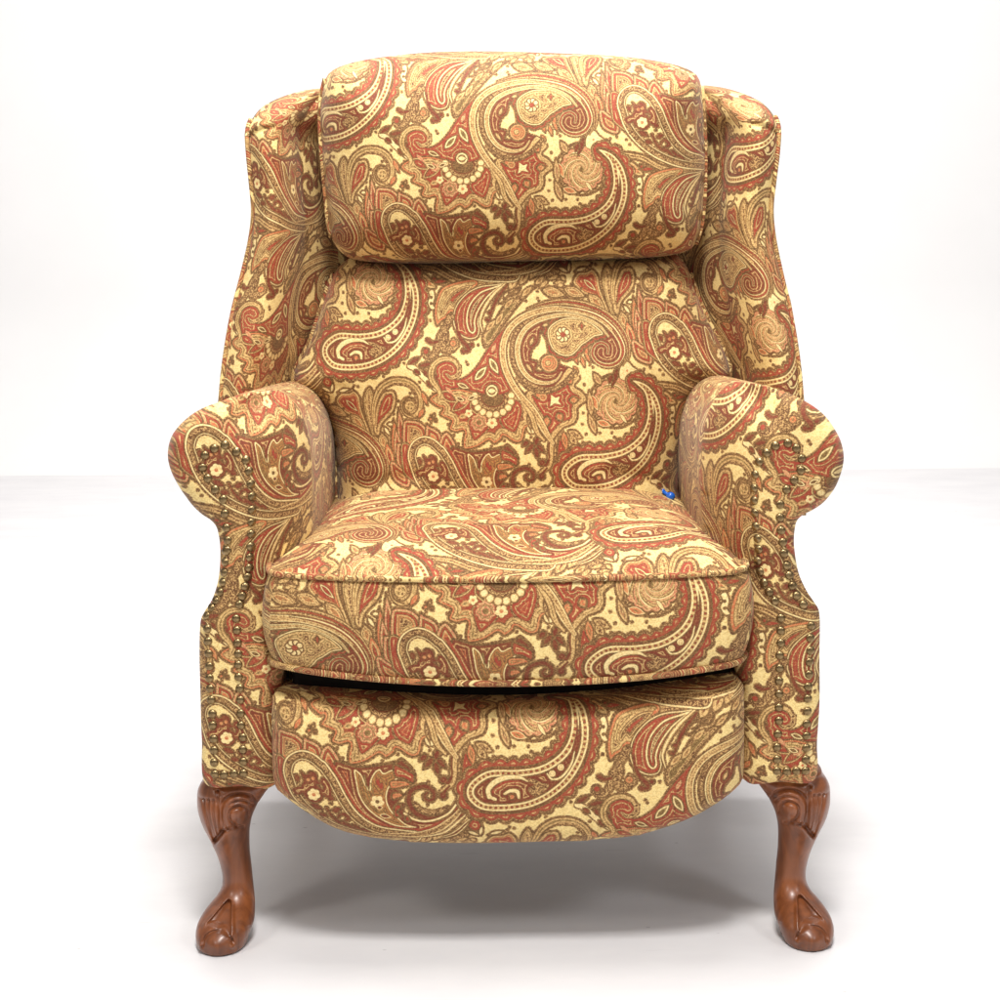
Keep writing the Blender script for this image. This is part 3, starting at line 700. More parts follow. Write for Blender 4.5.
def tube(name, path, r, mat, parent=None, closed=False, uv0=(0, 0), K=3300., seg=8, n=None):
    p = np.asarray(path, float)
    s = np.linalg.norm(np.diff(p, axis=0), axis=1).sum()
    p = resample(smooth(p, closed, 6), n or max(8, int(s / .006)), closed); m = len(p)
    tg = np.roll(p, -1, 0) - np.roll(p, 1, 0)
    if not closed: tg[0] = p[1] - p[0]; tg[-1] = p[-1] - p[-2]
    tg /= np.linalg.norm(tg, axis=1)[:, None]
    nn = np.cross(tg[0], (0, 0, 1.)); nn = nn if np.linalg.norm(nn) > .1 else np.cross(tg[0], (1., 0, 0)); nn /= np.linalg.norm(nn)
    V, U = [], []; L = 0
    for i in range(m):
        nn = nn - tg[i] * (nn @ tg[i]); nn /= np.linalg.norm(nn); bb = np.cross(tg[i], nn)
        if i: L += np.linalg.norm(p[i] - p[i - 1])
        for k in range(seg):
            a = 2 * math.pi * k / seg
            V.append(p[i] + r * (math.cos(a) * nn + math.sin(a) * bb)); U.append((uv0[0] + L * K, uv0[1] + K * r * 2 * abs(k - seg / 2) / seg * 3))
    F = [(i * seg + k, i * seg + (k + 1) % seg, ((i + 1) % m) * seg + (k + 1) % seg, ((i + 1) % m) * seg + k) for i in range(m if closed else m - 1) for k in range(seg)]
    if not closed: F += [tuple(range(seg)), tuple((m - 1) * seg + k for k in range(seg))]
    return mesh_obj(name, V, F, mat, parent, U)

def hmap(ax, az, hx, hy, K):
    """planar cloth map: world (ax,az) carries pattern point (hx,hy)"""
    return lambda U: np.c_[hx + K * (U[:, 0] - ax), hy - K * (U[:, 1] - az)]

def xz(pts, Y):
    return np.array([[P(x, y, Y)[0], P(x, y, Y)[2]] for x, y in pts])

def hull3(pts, Y): return np.array([P(x, y, Y) for x, y in pts])

# ------------------------------------------------------------------ the setting
def box(name, lo, hi, mat, parent=None, bev=.01):
    bm = bmesh.new(); bmesh.ops.create_cube(bm, size=1)
    for v in bm.verts: v.co = Vector([lo[k] + (hi[k] - lo[k]) * (v.co[k] + .5) for k in range(3)])
    if bev: bmesh.ops.bevel(bm, geom=list(bm.edges), offset=bev, segments=3, affect='EDGES', profile=.6)
    me = bpy.data.meshes.new(name); bm.to_mesh(me); bm.free(); me.materials.append(mat)
    o = bpy.data.objects.new(name, me); col.objects.link(o)
    if parent: o.parent = parent
    return o

WALL_Y = 4.33
fl = mesh_obj('floor', [(-6, -6, 0), (6, -6, 0), (6, WALL_Y - .6, 0), (-6, WALL_Y - .6, 0)], [(0, 1, 2, 3)], floor_mat(), sm=False); tag(fl, 'white painted studio floor with faint scuffs under the armchair', 'floor', kind='structure')
prof = [(WALL_Y - .60 + .60 * math.sin(a), .60 * (1 - math.cos(a))) for a in np.linspace(0, math.pi / 2, 16)] + [(WALL_Y, 5.)]
wl = mesh_obj('backdrop_wall', [(x, y, z) for y, z in prof for x in (-6, 6)], [(2 * k, 2 * k + 1, 2 * k + 3, 2 * k + 2) for k in range(len(prof) - 1)], plain('white_wall', (.80, .79, .785), .9, 3., .03))
tag(wl, 'plain white wall behind the armchair', 'wall', kind='structure')

# ------------------------------------------------------------------ the armchair
chair = bpy.data.objects.new('wingback_armchair', None); col.objects.link(chair)
tag(chair, 'wingback recliner upholstered in red and gold paisley with brass nailheads and carved wooden legs', 'armchair')

# ---- arms with their front posts
ARM_L = [(278, 783), (240, 785), (206, 783), (202.5, 740), (201, 700), (200, 655), (201, 622), (205, 611), (213, 598), (219, 578), (221, 554), (220, 538), (217, 527),
         (210, 520), (201, 515), (189, 505), (178, 491), (168, 472), (165, 455), (169, 438), (180, 424), (196, 412), (218, 403), (236, 397), (252, 396), (267, 399), (280, 406.5), (290, 419), (297, 436), (301.5, 460), (303.5, 500), (303, 550), (299, 590), (290, 630), (281, 680), (279, 730)]
ARM_R = [(742, 779), (780, 781), (814, 779), (816.5, 740), (819, 700), (819, 655), (819, 614), (814, 602), (806, 590), (798, 572), (794, 550), (793.5, 534), (796, 522),
         (803, 515.5), (813, 511), (826, 503), (838, 489), (846, 466), (845, 448), (838, 432), (826, 416), (808, 403), (786, 393), (764, 387.5), (747, 389), (734, 396), (724, 408), (717, 425), (712, 449), (710, 500), (713, 550), (718, 590), (727, 630), (738, 680), (741, 730)]
SPINE_L = [(243, 765), (240, 700), (243, 630), (255, 580), (258, 520), (255, 480), (240, 458), (225, 452)]
SPINE_R = [(777, 762), (780, 700), (778, 625), (764, 575), (758, 515), (762, 472), (780, 450), (795, 446)]

def arm(side, px, spine):
    n = 240
    o = resample(smooth(xz(px, .016), True, 6), n, True)
    if ((o[:, 0] * np.roll(o[:, 1], -1) - np.roll(o[:, 0], -1) * o[:, 1]).sum()) < 0: o = o[::-1]
    nr = np.roll(o, -1, 0) - np.roll(o, 1, 0); nr = np.c_[nr[:, 1], -nr[:, 0]]; nr /= np.linalg.norm(nr, axis=1)[:, None]
    K = 3250.
    q, tri = sheet(o, .0055)
    d = seg_dist(q, o); d[:n] = 0
    xs = q[:, 0] * -side                                                # grows towards the seat
    # the seat side falls away from the seam; the other edges are tightly rounded
    near = np.array([np.argmin(((o - p) ** 2).sum(1)) for p in q])
    inner = np.clip(-side * nr[near, 0], 0, 1) * np.clip((q[:, 1] - .05) / .1, 0, 1) * 1.
    hz = np.clip((q[:, 1] - .36) / .12, 0, 1)                           # only up where the arm is free
    Ri, Di = .020 + .050 * hz, .020 + .090 * hz
    fine = resample(o, n * 4, True); fn = np.roll(fine, -1, 0) - np.roll(fine, 1, 0); fn /= np.linalg.norm(fn, axis=1)[:, None]
    fine = fine[-side * fn[:, 1] > .35]
    di = np.array([np.sqrt(((fine - p) ** 2).sum(1).min()) for p in q])
    ei = np.clip(di / Ri, 0, 1)
    Ro = .012 + .020 * np.clip((q[:, 1] - .535) / .04, 0, 1)
    eo = np.clip(d / Ro, 0, 1)
    y = np.maximum(Ro * (1 - np.sqrt(np.maximum(0, 1 - (1 - eo) ** 2))), Di * (1 - (1 - (1 - ei) ** 1.5) ** (1 / 1.5)))
    y = relax(y, tri, np.arange(n), 3)
    v = np.c_[q[:, 0], y, q[:, 1]]
    v[:, 1] += rough(v, .0018, 13., side)
    # pleats drawn over the roll to the nail ring
    c0 = xz([(236 if side < 0 else 776, 452 if side < 0 else 442)], 0.)[0]
    ang = np.arctan2(q[:, 1] - c0[1], (q[:, 0] - c0[0]) * side); rad = np.hypot(*(q - c0).T)
    for a0, w, dep, r0 in ((.95, .05, .0035, .042), (1.55, .045, .0045, .040), (2.25, .06, .0040, .040), (.30, .05, .0030, .045), (-.5, .06, .003, .045), (2.0, .04, .0025, .042)):
        dd = np.abs((ang - a0 + math.pi) % (2 * math.pi) - math.pi)
        v[:, 1] += dep * np.exp(-(dd / w) ** 2) * np.clip((rad - r0 + .012) / .012, 0, 1) * np.clip(1 - (rad - r0) / .05, 0, 1)
    # panel seam along the inner nail row
    V = [v]
    ext = y * .45
    U = [q + np.array((-side, 0.)) * (ext * hz)[:, None]]
    lens_ = [.13, .18, .24, .32, .45, .60]
    yo = v[:n, 1]
    for yy in lens_:
        w = o.copy(); k = np.clip((w[:, 1] - .45) / .2, 0, 1)
        w[:, 1] -= .075 * max(0, yy - .05) * k * np.maximum(np.clip((-side * w[:, 0] + .37) / .08, 0, 1), np.clip((w[:, 1] - .60) / .07, 0, 1))
        yv = np.maximum(yy, yo + .01 * (lens_.index(yy) + 1))
        V.append(np.c_[w[:, 0], yv, w[:, 1]]); U.append(U[0][:n] + nr * (yv - yo)[:, None])
    V = np.vstack(V); U = np.vstack(U); b = len(q); F = list(tri)
    ring = [list(range(n))] + [list(range(b + k * n, b + (k + 1) * n)) for k in range(len(lens_))]
    for k in range(len(lens_)): F += [(ring[k][i], ring[k][(i + 1) % n], ring[k + 1][(i + 1) % n], ring[k + 1][i]) for i in range(n)]
    F.append(tuple(ring[-1]))
    ax, az = o.mean(0); offs = (420., 300.) if side < 0 else (1500., 420.)
    return mesh_obj('arm', V, F, FAB, chair, np.c_[offs[0] + K * (U[:, 0] - ax), offs[1] - K * (U[:, 1] - az)])

arm_l = arm(-1, ARM_L, SPINE_L); arm_r = arm(1, ARM_R, SPINE_R)

# ---- nailheads
def zpts(ox, oy, s, v): return [(ox + v[i] / s, oy + v[i + 1] / s) for i in range(0, len(v), 2)]
NL = zpts(160, 380, 5.556, (360, 360, 302, 380, 250, 418, 238, 487, 265, 545, 307, 607, 352, 662, 360, 742, 368, 820, 375, 890, 373, 945, 425, 397, 478, 443, 495, 505, 505, 577, 512, 645, 512, 720, 510, 790, 508, 855, 508, 930)) \
   + zpts(190, 580, 4.545, (75, 160, 78, 220, 82, 278, 85, 335, 88, 392, 88, 445, 92, 493, 97, 545, 102, 608, 103, 660, 108, 722, 110, 773, 110, 830, 113, 882, 210, 175, 213, 228, 217, 285, 219, 335, 219, 385, 221, 440, 227, 492, 229, 545, 231, 605, 232, 660, 240, 715, 240, 770, 242, 825, 243, 878, 155, 884, 200, 880))
NLs = zpts(150, 350, 2.857, (217, 575, 215, 605, 212, 635, 208, 663, 200, 690, 188, 714, 176, 735, 288, 560, 286, 592, 284, 622, 279, 648, 272, 675, 264, 702, 256, 727))
NR = zpts(670, 380, 5.556, (585, 365, 655, 350, 703, 378, 733, 435, 727, 500, 690, 555, 648, 608, 613, 690, 612, 763, 617, 835, 627, 900, 632, 962, 535, 405, 493, 455, 472, 525, 465, 600, 467, 668, 470, 738, 475, 812, 485, 880, 492, 940)) \
   + zpts(720, 580, 2.632, (160, 100, 160, 133, 160, 165, 157, 198, 157, 232, 155, 265, 155, 300, 155, 335, 155, 370, 152, 405, 150, 440, 150, 472, 150, 502, 240, 120, 238, 152, 238, 185, 236, 215, 235, 248, 232, 280, 231, 312, 230, 345, 228, 378, 228, 410, 227, 442, 226, 472, 225, 502, 176, 503, 201, 502))
NRs = zpts(480, 350, 2.564, (787, 552, 793, 577, 801, 604, 812, 629, 829, 652, 712, 540, 718, 568, 728, 596, 741, 620, 756, 643))

def nail_mesh():
    V, F = [], []; seg, rg, r, h = 20, 7, .0056, .0038
    for k in range(rg):
        a = .5 * math.pi * k / rg
        for i in range(seg):
            b = 2 * math.pi * i / seg; V.append((r * math.cos(a) * math.cos(b), r * math.cos(a) * math.sin(b), h * math.sin(a)))
    V.append((0, 0, h))
    F = [(k * seg + i, k * seg + (i + 1) % seg, (k + 1) * seg + (i + 1) % seg, (k + 1) * seg + i) for k in range(rg - 1) for i in range(seg)]
    F += [((rg - 1) * seg + i, (rg - 1) * seg + (i + 1) % seg, len(V) - 1) for i in range(seg)]
    return V, F
NV, NF = nail_mesh()
proto_nail = None
def nails(arm_o, pts, small):
    global proto_nail
    dg = None
    bv = BVHTree.FromPolygons([v.co for v in arm_o.data.vertices], [tuple(p.vertices) for p in arm_o.data.polygons])
    def hit(x, y):
        d = Vector(fw * F_PX + rt * (x - 500.) + up * (500. - y)).normalized()
        loc, n, _, _ = bv.ray_cast(Vector(CAM), d)
        if loc is None: return None
        if n.dot(d) > 0: n = -n
        return loc, n
    rng = np.random.RandomState(int(abs(pts[0][0])))
    for x, y in pts:
        h = hit(x, y)
        if not h: continue
        if proto_nail is None:
            o = proto_nail = mesh_obj('nailhead', NV, NF, BRASS)
        else:
            o = proto_nail.copy(); col.objects.link(o)
        o.parent = arm_o; o.location = h[0] - h[1] * .0006
        o.rotation_euler = (h[1] + Vector(rng.normal(0, .06, 3))).to_track_quat('Z', 'Y').to_euler()
    V, F = [], []
    for x, y in small:
        h = hit(x, y)
        if not h: continue
        q = h[1].to_track_quat('Z', 'Y').to_matrix(); b = len(V)
        V += [h[0] + q @ Vector(v) for v in NV]; F += [tuple(b + i for i in f) for f in NF]
    o = mesh_obj('nailhead_trim', V, F, BRASS, arm_o); o['kind'] = 'stuff'
nails(arm_l, NL, NLs); nails(arm_r, NR, NRs)

# ---- seat cushion
KS = 3180.
def seat():
    fr = [P(x, y, 0) for x, y in ((275, 572), (748, 568))]
    zt = P(510, 577, -.035)[2]                                          # height of the upper seam
    xl, xr = P(266, 600, -.03)[0], P(749, 600, -.03)[0]
    plan = [(xl + .012, -.022), (xl + .05, -.034), (-.15, -.043), (0, -.047), (.15, -.043), (xr - .05, -.034), (xr - .012, -.022),
            (xr, .02), (xr - .008, .10), (.262, .22), (.252, .36), (.246, .50), (.20, .545), (0, .55), (-.20, .545), (-.248, .50), (-.254, .36), (-.264, .22), (xl + .008, .10), (xl, .02)]
    o = resample(smooth(plan, True, 8), 200, True)
    if ((o[:, 0] * np.roll(o[:, 1], -1) - np.roll(o[:, 0], -1) * o[:, 1]).sum()) < 0: o = o[::-1]
    N = len(o)
    nr = np.roll(o, -1, 0) - np.roll(o, 1, 0); nr = np.c_[nr[:, 1], -nr[:, 0]]; nr /= np.linalg.norm(nr, axis=1)[:, None]
    k0 = int(np.argmin(o[:, 1])); s = np.r_[0, np.cumsum(np.linalg.norm(np.diff(np.vstack([o, o[:1]]), axis=0), axis=1))]
    # height of both seams round the cushion: the front sags in the middle of the lower one
    ztop = lambda x, y: zt + .004 * (np.abs(x) / .29) ** 2 + .012 * np.clip(y / .5, 0, 1)
    zbot = lambda x, y: zt - .1265 + .020 * (np.abs(x) / .29) ** 2.2 - .0 * y
    c = np.c_[o[:, 0] * .35, .25 + (o[:, 1] - .25) * .25]
    rows, F, LU = [], [], []
    tb = zip
    prof = []
    # underside centre -> lower seam -> band -> upper seam -> dome
    for sfrac in (.0, .35, .6, .8, .93): prof.append(('u', sfrac))
    for b in np.linspace(0, 1, 11): prof.append(('b', b))
    for t in np.linspace(0, 1, 19)[1:]: prof.append(('t', t))
    for kind, t in prof:
        if kind == 'u':
            q = c * (1 - t) + o * t; z = zbot(o[:, 0], o[:, 1]) - .020 * math.sqrt(max(0, 1 - t * t)) - .002
        elif kind == 'b':
            q = o + nr * (.012 * math.sin(math.pi * t) ** .8 if 0 < t < 1 else 0); z = zbot(o[:, 0], o[:, 1]) * (1 - t) + ztop(o[:, 0], o[:, 1]) * t
        else:
            w = t ** 1.35
            q = o * (1 - w) + c * w; d = seg_dist(q, o)
            e = np.clip(d / .12, 0, 1)
            z = ztop(q[:, 0], q[:, 1]) + .034 * (1 - (1 - e) ** 2.3) + .012 * np.clip(d / .25, 0, 1)
        v = np.c_[q, z]
        if kind != 'u': v += np.c_[nr * 0, rough(v, .004 if kind == 't' else .0, 8., 3.)]
        if kind == 'b': v[:, :2] += nr * (rough(v, .004, 12., 5.) * math.sin(math.pi * t))[:, None]
        rows.append(v)
    V = np.vstack(rows); m = len(rows)
    a_band = P(503.5, 603, -.055); a_top = PZ(521, 527, zt + .03)
    def uvb(i, v): return (619 + KS * (s[i] - s[k0] + o[k0, 0] - a_band[0]), 614.4 - KS * (v[2] - a_band[2]))
    def uvt(v): return (619 + KS * (v[0] - a_top[0]), 614.4 - KS * (v[1] - a_top[1]))
    for r in range(m - 1):
        for i in range(N):
            j = (i + 1) % N
            F.append((r * N + i, r * N + j, (r + 1) * N + j, (r + 1) * N + i))
            for rr, ii in ((r, i), (r, j), (r + 1, j), (r + 1, i)):
                v = V[rr * N + ii]
                if 5 <= r < 15:
                    sg = i + (1 if ii == j else 0)
                    LU.append(uvb(sg, v) if sg <= N else uvb(sg - N, v))
                else: LU.append(uvt(v))
    F.append(tuple((m - 1) * N + i for i in range(N))); LU += [uvt(V[(m - 1) * N + i]) for i in range(N)]
    F.append(tuple(range(N))[::-1]); LU += [(0, 0)] * N
    ob = mesh_obj('seat_cushion', V, F, FAB, chair)
    me = ob.data; lay = me.uv_layers.new(name='UVMap'); ptr = 0
    for f, poly in zip(F, me.polygons):
        tab = {}
        for t, vi in enumerate(f): tab.setdefault(vi, LU[ptr + t])
        for li in poly.loop_indices:
            u = tab[me.loops[li].vertex_index]; lay.data[li].uv = (u[0] / CW, 1 - u[1] / CH)
        ptr += len(f)
    pt = np.c_[o + nr * .002, ztop(o[:, 0], o[:, 1])]; pb = np.c_[o + nr * .002, zbot(o[:, 0], o[:, 1])]
    tube('piping', pt[::3], .0038, FAB, ob, True, (300, 640), 5200.)
    tube('piping', pb[::3], .0042, FAB, ob, True, (900, 250), 5200.)
    return ob, zt
seat_o, ZSEAT = seat()

# ---- footrest panel
FOOT = [(276, 692), (300, 693), (400, 700), (510, 703), (620, 696), (720, 682), (741, 682), (744, 700), (744, 740), (743, 776), (735, 789), (714, 805), (690, 818), (660, 829), (625, 837), (560, 841), (480, 843), (420, 842), (370, 837), (335, 828), (305, 811), (285, 796), (274, 782), (272, 740), (272, 705)]
a = P(385.6, 725, -.035)
foot_o, _ = pad('footrest', xz(FOOT, -.004), xz([(370, 760), (510, 770), (650, 755)], -.004), .030, .05,
                lambda x, z: -.004 + 0 * x, hmap(a[0], a[2], 619, 614.4, 3165.), FAB, chair, crown=.012, seed=7.)
box('seat_deck', (-.272, .03, .235), (.272, .60, .40), BLACK, chair)

def creases(lst, Y):
    L = [(xz(p, Y), w, dep) for p, w, dep in lst]
    def f(q, e):
        r = np.zeros(len(q))
        for p, w, dep in L: r += dep * np.exp(-(seg_dist(q, p, False) / w) ** 2)
        return r * e
    return f
# ---- lower back cushion
LOWB = [(352, 259), (420, 256), (510, 255), (600, 253), (668, 253), (684, 258), (694, 272), (703, 300), (716, 330), (730, 358), (733, 375), (728, 388), (705, 396), (693, 415), (685, 445), (680, 490), (680, 540),
        (510, 545), (338, 545), (338, 500), (334, 450), (324, 418), (312, 402), (295, 392), (290, 380), (294, 368), (306, 345), (318, 308), (327, 281), (337, 266)]
YB = .43
a = P(358.6, 280, YB - .06)
lean = lambda base, k: (lambda x, z: base + k * (z - .55))
low_o, lo_out = pad('back_cushion', xz(LOWB, YB), xz([(400, 380), (510, 385), (620, 380)], YB), .068, .06, lean(YB, .25), hmap(a[0], a[2], 0, 0, 3330.), FAB, chair, crown=.075, seed=11., lump=.006, step=.0065, fold=creases([([(345, 285), (375, 300), (400, 306)], .007, .005), ([(682, 278), (655, 292), (630, 298)], .007, .005), ([(300, 382), (325, 378), (350, 384)], .006, .005), ([(728, 376), (705, 372), (680, 378)], .006, .005), ([(345, 490), (380, 470), (420, 462)], .010, .005), ([(672, 485), (640, 466), (600, 460)], .010, .005)], YB))
def edge_piping(parent, out, plane, mat, sel, r=.0036, uv=(100, 200)):
    p = np.array([(x, plane(np.array([x]), np.array([z]))[0] - .004, z) for x, z in out])
    k = [i for i in range(len(p)) if sel(*pix(p[i]))]
    if not k: return
    br = [i for i in range(len(k) - 1) if k[i + 1] != k[i] + 1]
    if br: k = k[br[0] + 1:] + k[:br[0] + 1]
    tube('piping', p[k][::2], r, mat, parent, False, uv, 5200.)
edge_piping(low_o, lo_out, lean(YB, .25), FAB, lambda x, y: x < 345 and 268 < y < 530)
edge_piping(low_o, lo_out, lean(YB, .25), FAB, lambda x, y: x > 675 and 262 < y < 530, uv=(700, 500))

# ---- head cushion
HEAD = [(326, 72), (345, 62), (380, 55), (430, 50), (490, 49), (560, 51), (620, 54), (665, 60), (692, 68), (703, 80), (706, 110), (707, 160), (705, 205), (700, 235), (690, 250), (660, 257), (600, 260), (510, 262), (420, 264), (360, 261), (340, 252), (330, 235), (325, 200), (320, 150), (318, 115), (320, 90)]
YH = .44
a = P(330, 50, YH - .10)
head_o, hd_out = pad('head_cushion', xz(HEAD, YH), xz([(395, 155), (510, 155), (630, 155)], YH), .085, .07, lean(YH - .02, .10), hmap(a[0], a[2], 0, 0, 3490.), FAB, chair, crown=.045, pw=2.0, seed=21., step=.006, lump=.006, fold=creases([([(324, 92), (340, 90), (356, 96)], .006, .010), ([(326, 80), (338, 74)], .005, .012), ([(706, 96), (694, 92), (680, 96)], .006, .010), ([(704, 112), (696, 110)], .004, .008), ([(345, 250), (400, 238)], .008, .004), ([(690, 246), (640, 240)], .008, .004)], YH))
edge_piping(head_o, hd_out, lean(YH - .02, .10), FAB, lambda x, y: x < 345 and 75 < y < 245, .0036, (50, 380))
edge_piping(head_o, hd_out, lean(YH - .02, .10), FAB, lambda x, y: x > 680 and 75 < y < 245, .0036, (500, 840))

# ---- wings
WL = [  # y, outer x, inner x, depth of the outer edge
    (88.5, 319, 346, .53), (90.5, 304, 346, .505), (94, 290, 345, .478), (99.5, 275, 343, .452), (107, 262, 340, .428), (118, 252.5, 336, .405), (132, 248, 330, .392), (155, 249, 331, .385), (185, 252, 333, .382), (212, 254, 336, .380), (240, 251, 338, .378),
    (275, 243, 338, .372), (310, 234, 335, .362), (345, 227.5, 325, .352), (375, 223.5, 312, .345), (405, 221, 305, .340), (440, 219, 305, .340), (520, 219, 305, .340)]
def wing(side):
    n = 56
    rows, U = [], []
    K = 3300.
    tt = smooth(np.array(WL, float), False, 9)
    for y, xo, xi, Yo in tt:
        if side > 0:
            xo = 1022 - xo + 4 * min(1, max(0, (320 - y) / 160)); xi = 1024 - xi; y = y - 3 - 2 * (y > 300)
        row = []
        p0 = P(xo, y, Yo + .24); row.append(p0); row.append(P(xo, y, Yo + .12) * (1, 1, 1)); 
        b0 = P(xo, y, Yo)
        row[0] = np.array((b0[0] * .93, .68, b0[2] - .01)); row[1] = np.array((b0[0] * .985, Yo + .11, b0[2] - .003)); row.append(np.array((b0[0], Yo + .03, b0[2])))
        for k in range(n):
            t = k / (n - 1)
            Y = Yo + .030 + .004 - .030 * math.sin(math.pi * min(1, t / .62)) ** .8 * (1 if t < .62 else 0) + .085 * (.15 + .85 * min(1, max(0, (y - 88) / 55))) * (max(0, t - .15) / .63) ** 1.5
            row.append(P(xo + (xi - xo) * t, y, Y))
        rows.append(row)
    rows = np.array(rows); m, w = rows.shape[:2]
    V = rows.reshape(-1, 3).copy()
    V[:, 1] += rough(V, .006, 10., 30 + side)
    pv = pix(V)
    for ln_, w_, d_ in ((((249, 137), (258, 130), (273, 127)), 2.0, .007), (((252, 128), (268, 118)), 5., -.004), (((318, 120), (300, 150), (290, 200)), 8., .004)):
        lp = np.array(ln_, float)
        if side > 0: lp[:, 0] = 1026 - lp[:, 0]; lp[:, 1] -= 3
        V[:, 1] += d_ * np.exp(-(seg_dist(pv, lp, False) / w_) ** 2)
    ax = P(248 if side < 0 else 775, 130, .37)
    sx = np.concatenate([np.zeros((m, 1)), np.cumsum(np.linalg.norm(np.diff(rows, axis=1), axis=2), axis=1)], 1)
    sx = sx - sx[:, 3:4]
    sz = np.concatenate([np.zeros((1, w)), np.cumsum(np.linalg.norm(np.diff(rows, axis=0), axis=2), axis=0)], 0)[:, 18:19].repeat(w, 1)
    u0 = (290, 90) if side < 0 else (1330, 150)
    UV = np.c_[(u0[0] - side * K * sx).ravel(), (u0[1] + K * sz).ravel()]
    F = [(r * w + i, r * w + i + 1, (r + 1) * w + i + 1, (r + 1) * w + i) for r in range(m - 1) for i in range(w - 1)]
    F.append(tuple(range(w)))
    o = mesh_obj('wing', V, F, FAB, chair, UV)
    k = [i for i in range(m) if tt[i][0] > 119]
    tube('piping', rows[k, 3] + np.array((side * .001, -.001, 0)), .0034, FAB, o, False, (200, 100), 5200.)
    return o
wing_l = wing(-1); wing_r = wing(1)

# ---- outside back
bo = [(-.36, .22), (-.385, .40), (-.39, .65), (-.35, .80), (-.335, .95), (-.325, 1.02), (-.26, 1.055), (0, 1.06), (.26, 1.055), (.325, 1.02), (.335, .95), (.35, .80), (.39, .65), (.385, .40), (.36, .22)]
pad('outside_back', np.array(bo), np.array([(0, .45), (0, .9)]), .02, .07, lean(.60, .10), hmap(0, .5, 500, 300, 3250.), FAB, chair, lump=0)

# ---- front legs: cabriole, carved knee, pad foot
LEG = [(778, 207, 277, .034, .020), (784, 205, 276, .036, .018), (790, 201.5, 273, .040, .014), (798, 198.5, 268, .044, .010), (806, 198, 262.5, .045, .007), (815, 198.5, 257, .044, .006), (825, 201, 252.5, .042, .008), (833, 204.5, 250.5, .039, .012), (840, 208.5, 249.5, .036, .016), (850, 213.5, 249.5, .031, .020),
       (860, 218, 250, .028, .023), (872, 221.5, 251.5, .026, .025), (882, 223, 252.5, .025, .024), (892, 222, 253.5, .026, .020), (902, 217.5, 254.5, .029, .013), (912, 210.5, 255, .034, .003), (922, 204, 255, .039, -.006), (932, 199, 254, .043, -.012), (940, 197.3, 251.5, .045, -.014), (946, 198, 249.5, .045, -.014), (950.5, 199.5, 248, .0445, -.014), (952.5, 203, 245, .042, -.013)]
GRO = [((165, 390, 200, 340, 194, 265, 200, 212, 235, 175, 290, 164, 340, 180, 380, 222), 2.0, .0062), ((222, 330, 213, 280, 222, 235, 250, 205, 300, 195, 345, 215), 1.4, .0034),
       ((262, 315, 236, 290, 232, 255, 250, 232, 285, 222, 318, 240, 322, 270), 1.8, .0055), ((165, 395, 205, 345, 250, 325, 300, 318), 1.8, .0048),
       ((112, 190, 122, 260, 160, 385), 1.3, .0044), ((135, 190, 138, 260, 168, 375), 1.3, .0044), ((158, 190, 158, 265, 178, 362), 1.3, .0044), ((178, 150, 182, 220, 190, 350), 1.3, .0044), ((178, 148, 205, 185), 1.5, .002),
       ((108, 888, 118, 850, 150, 822, 195, 815, 235, 835, 250, 870), 1.6, .0048), ((330, 800, 338, 840, 325, 860), 2.2, .0045)]
HUMP = [((285, 268), 5.5, .0050), ((180, 882), 9, .0060), ((101, 884), 2.6, .004), ((250, 884), 2.6, .004)]
FACET = (215, 750)
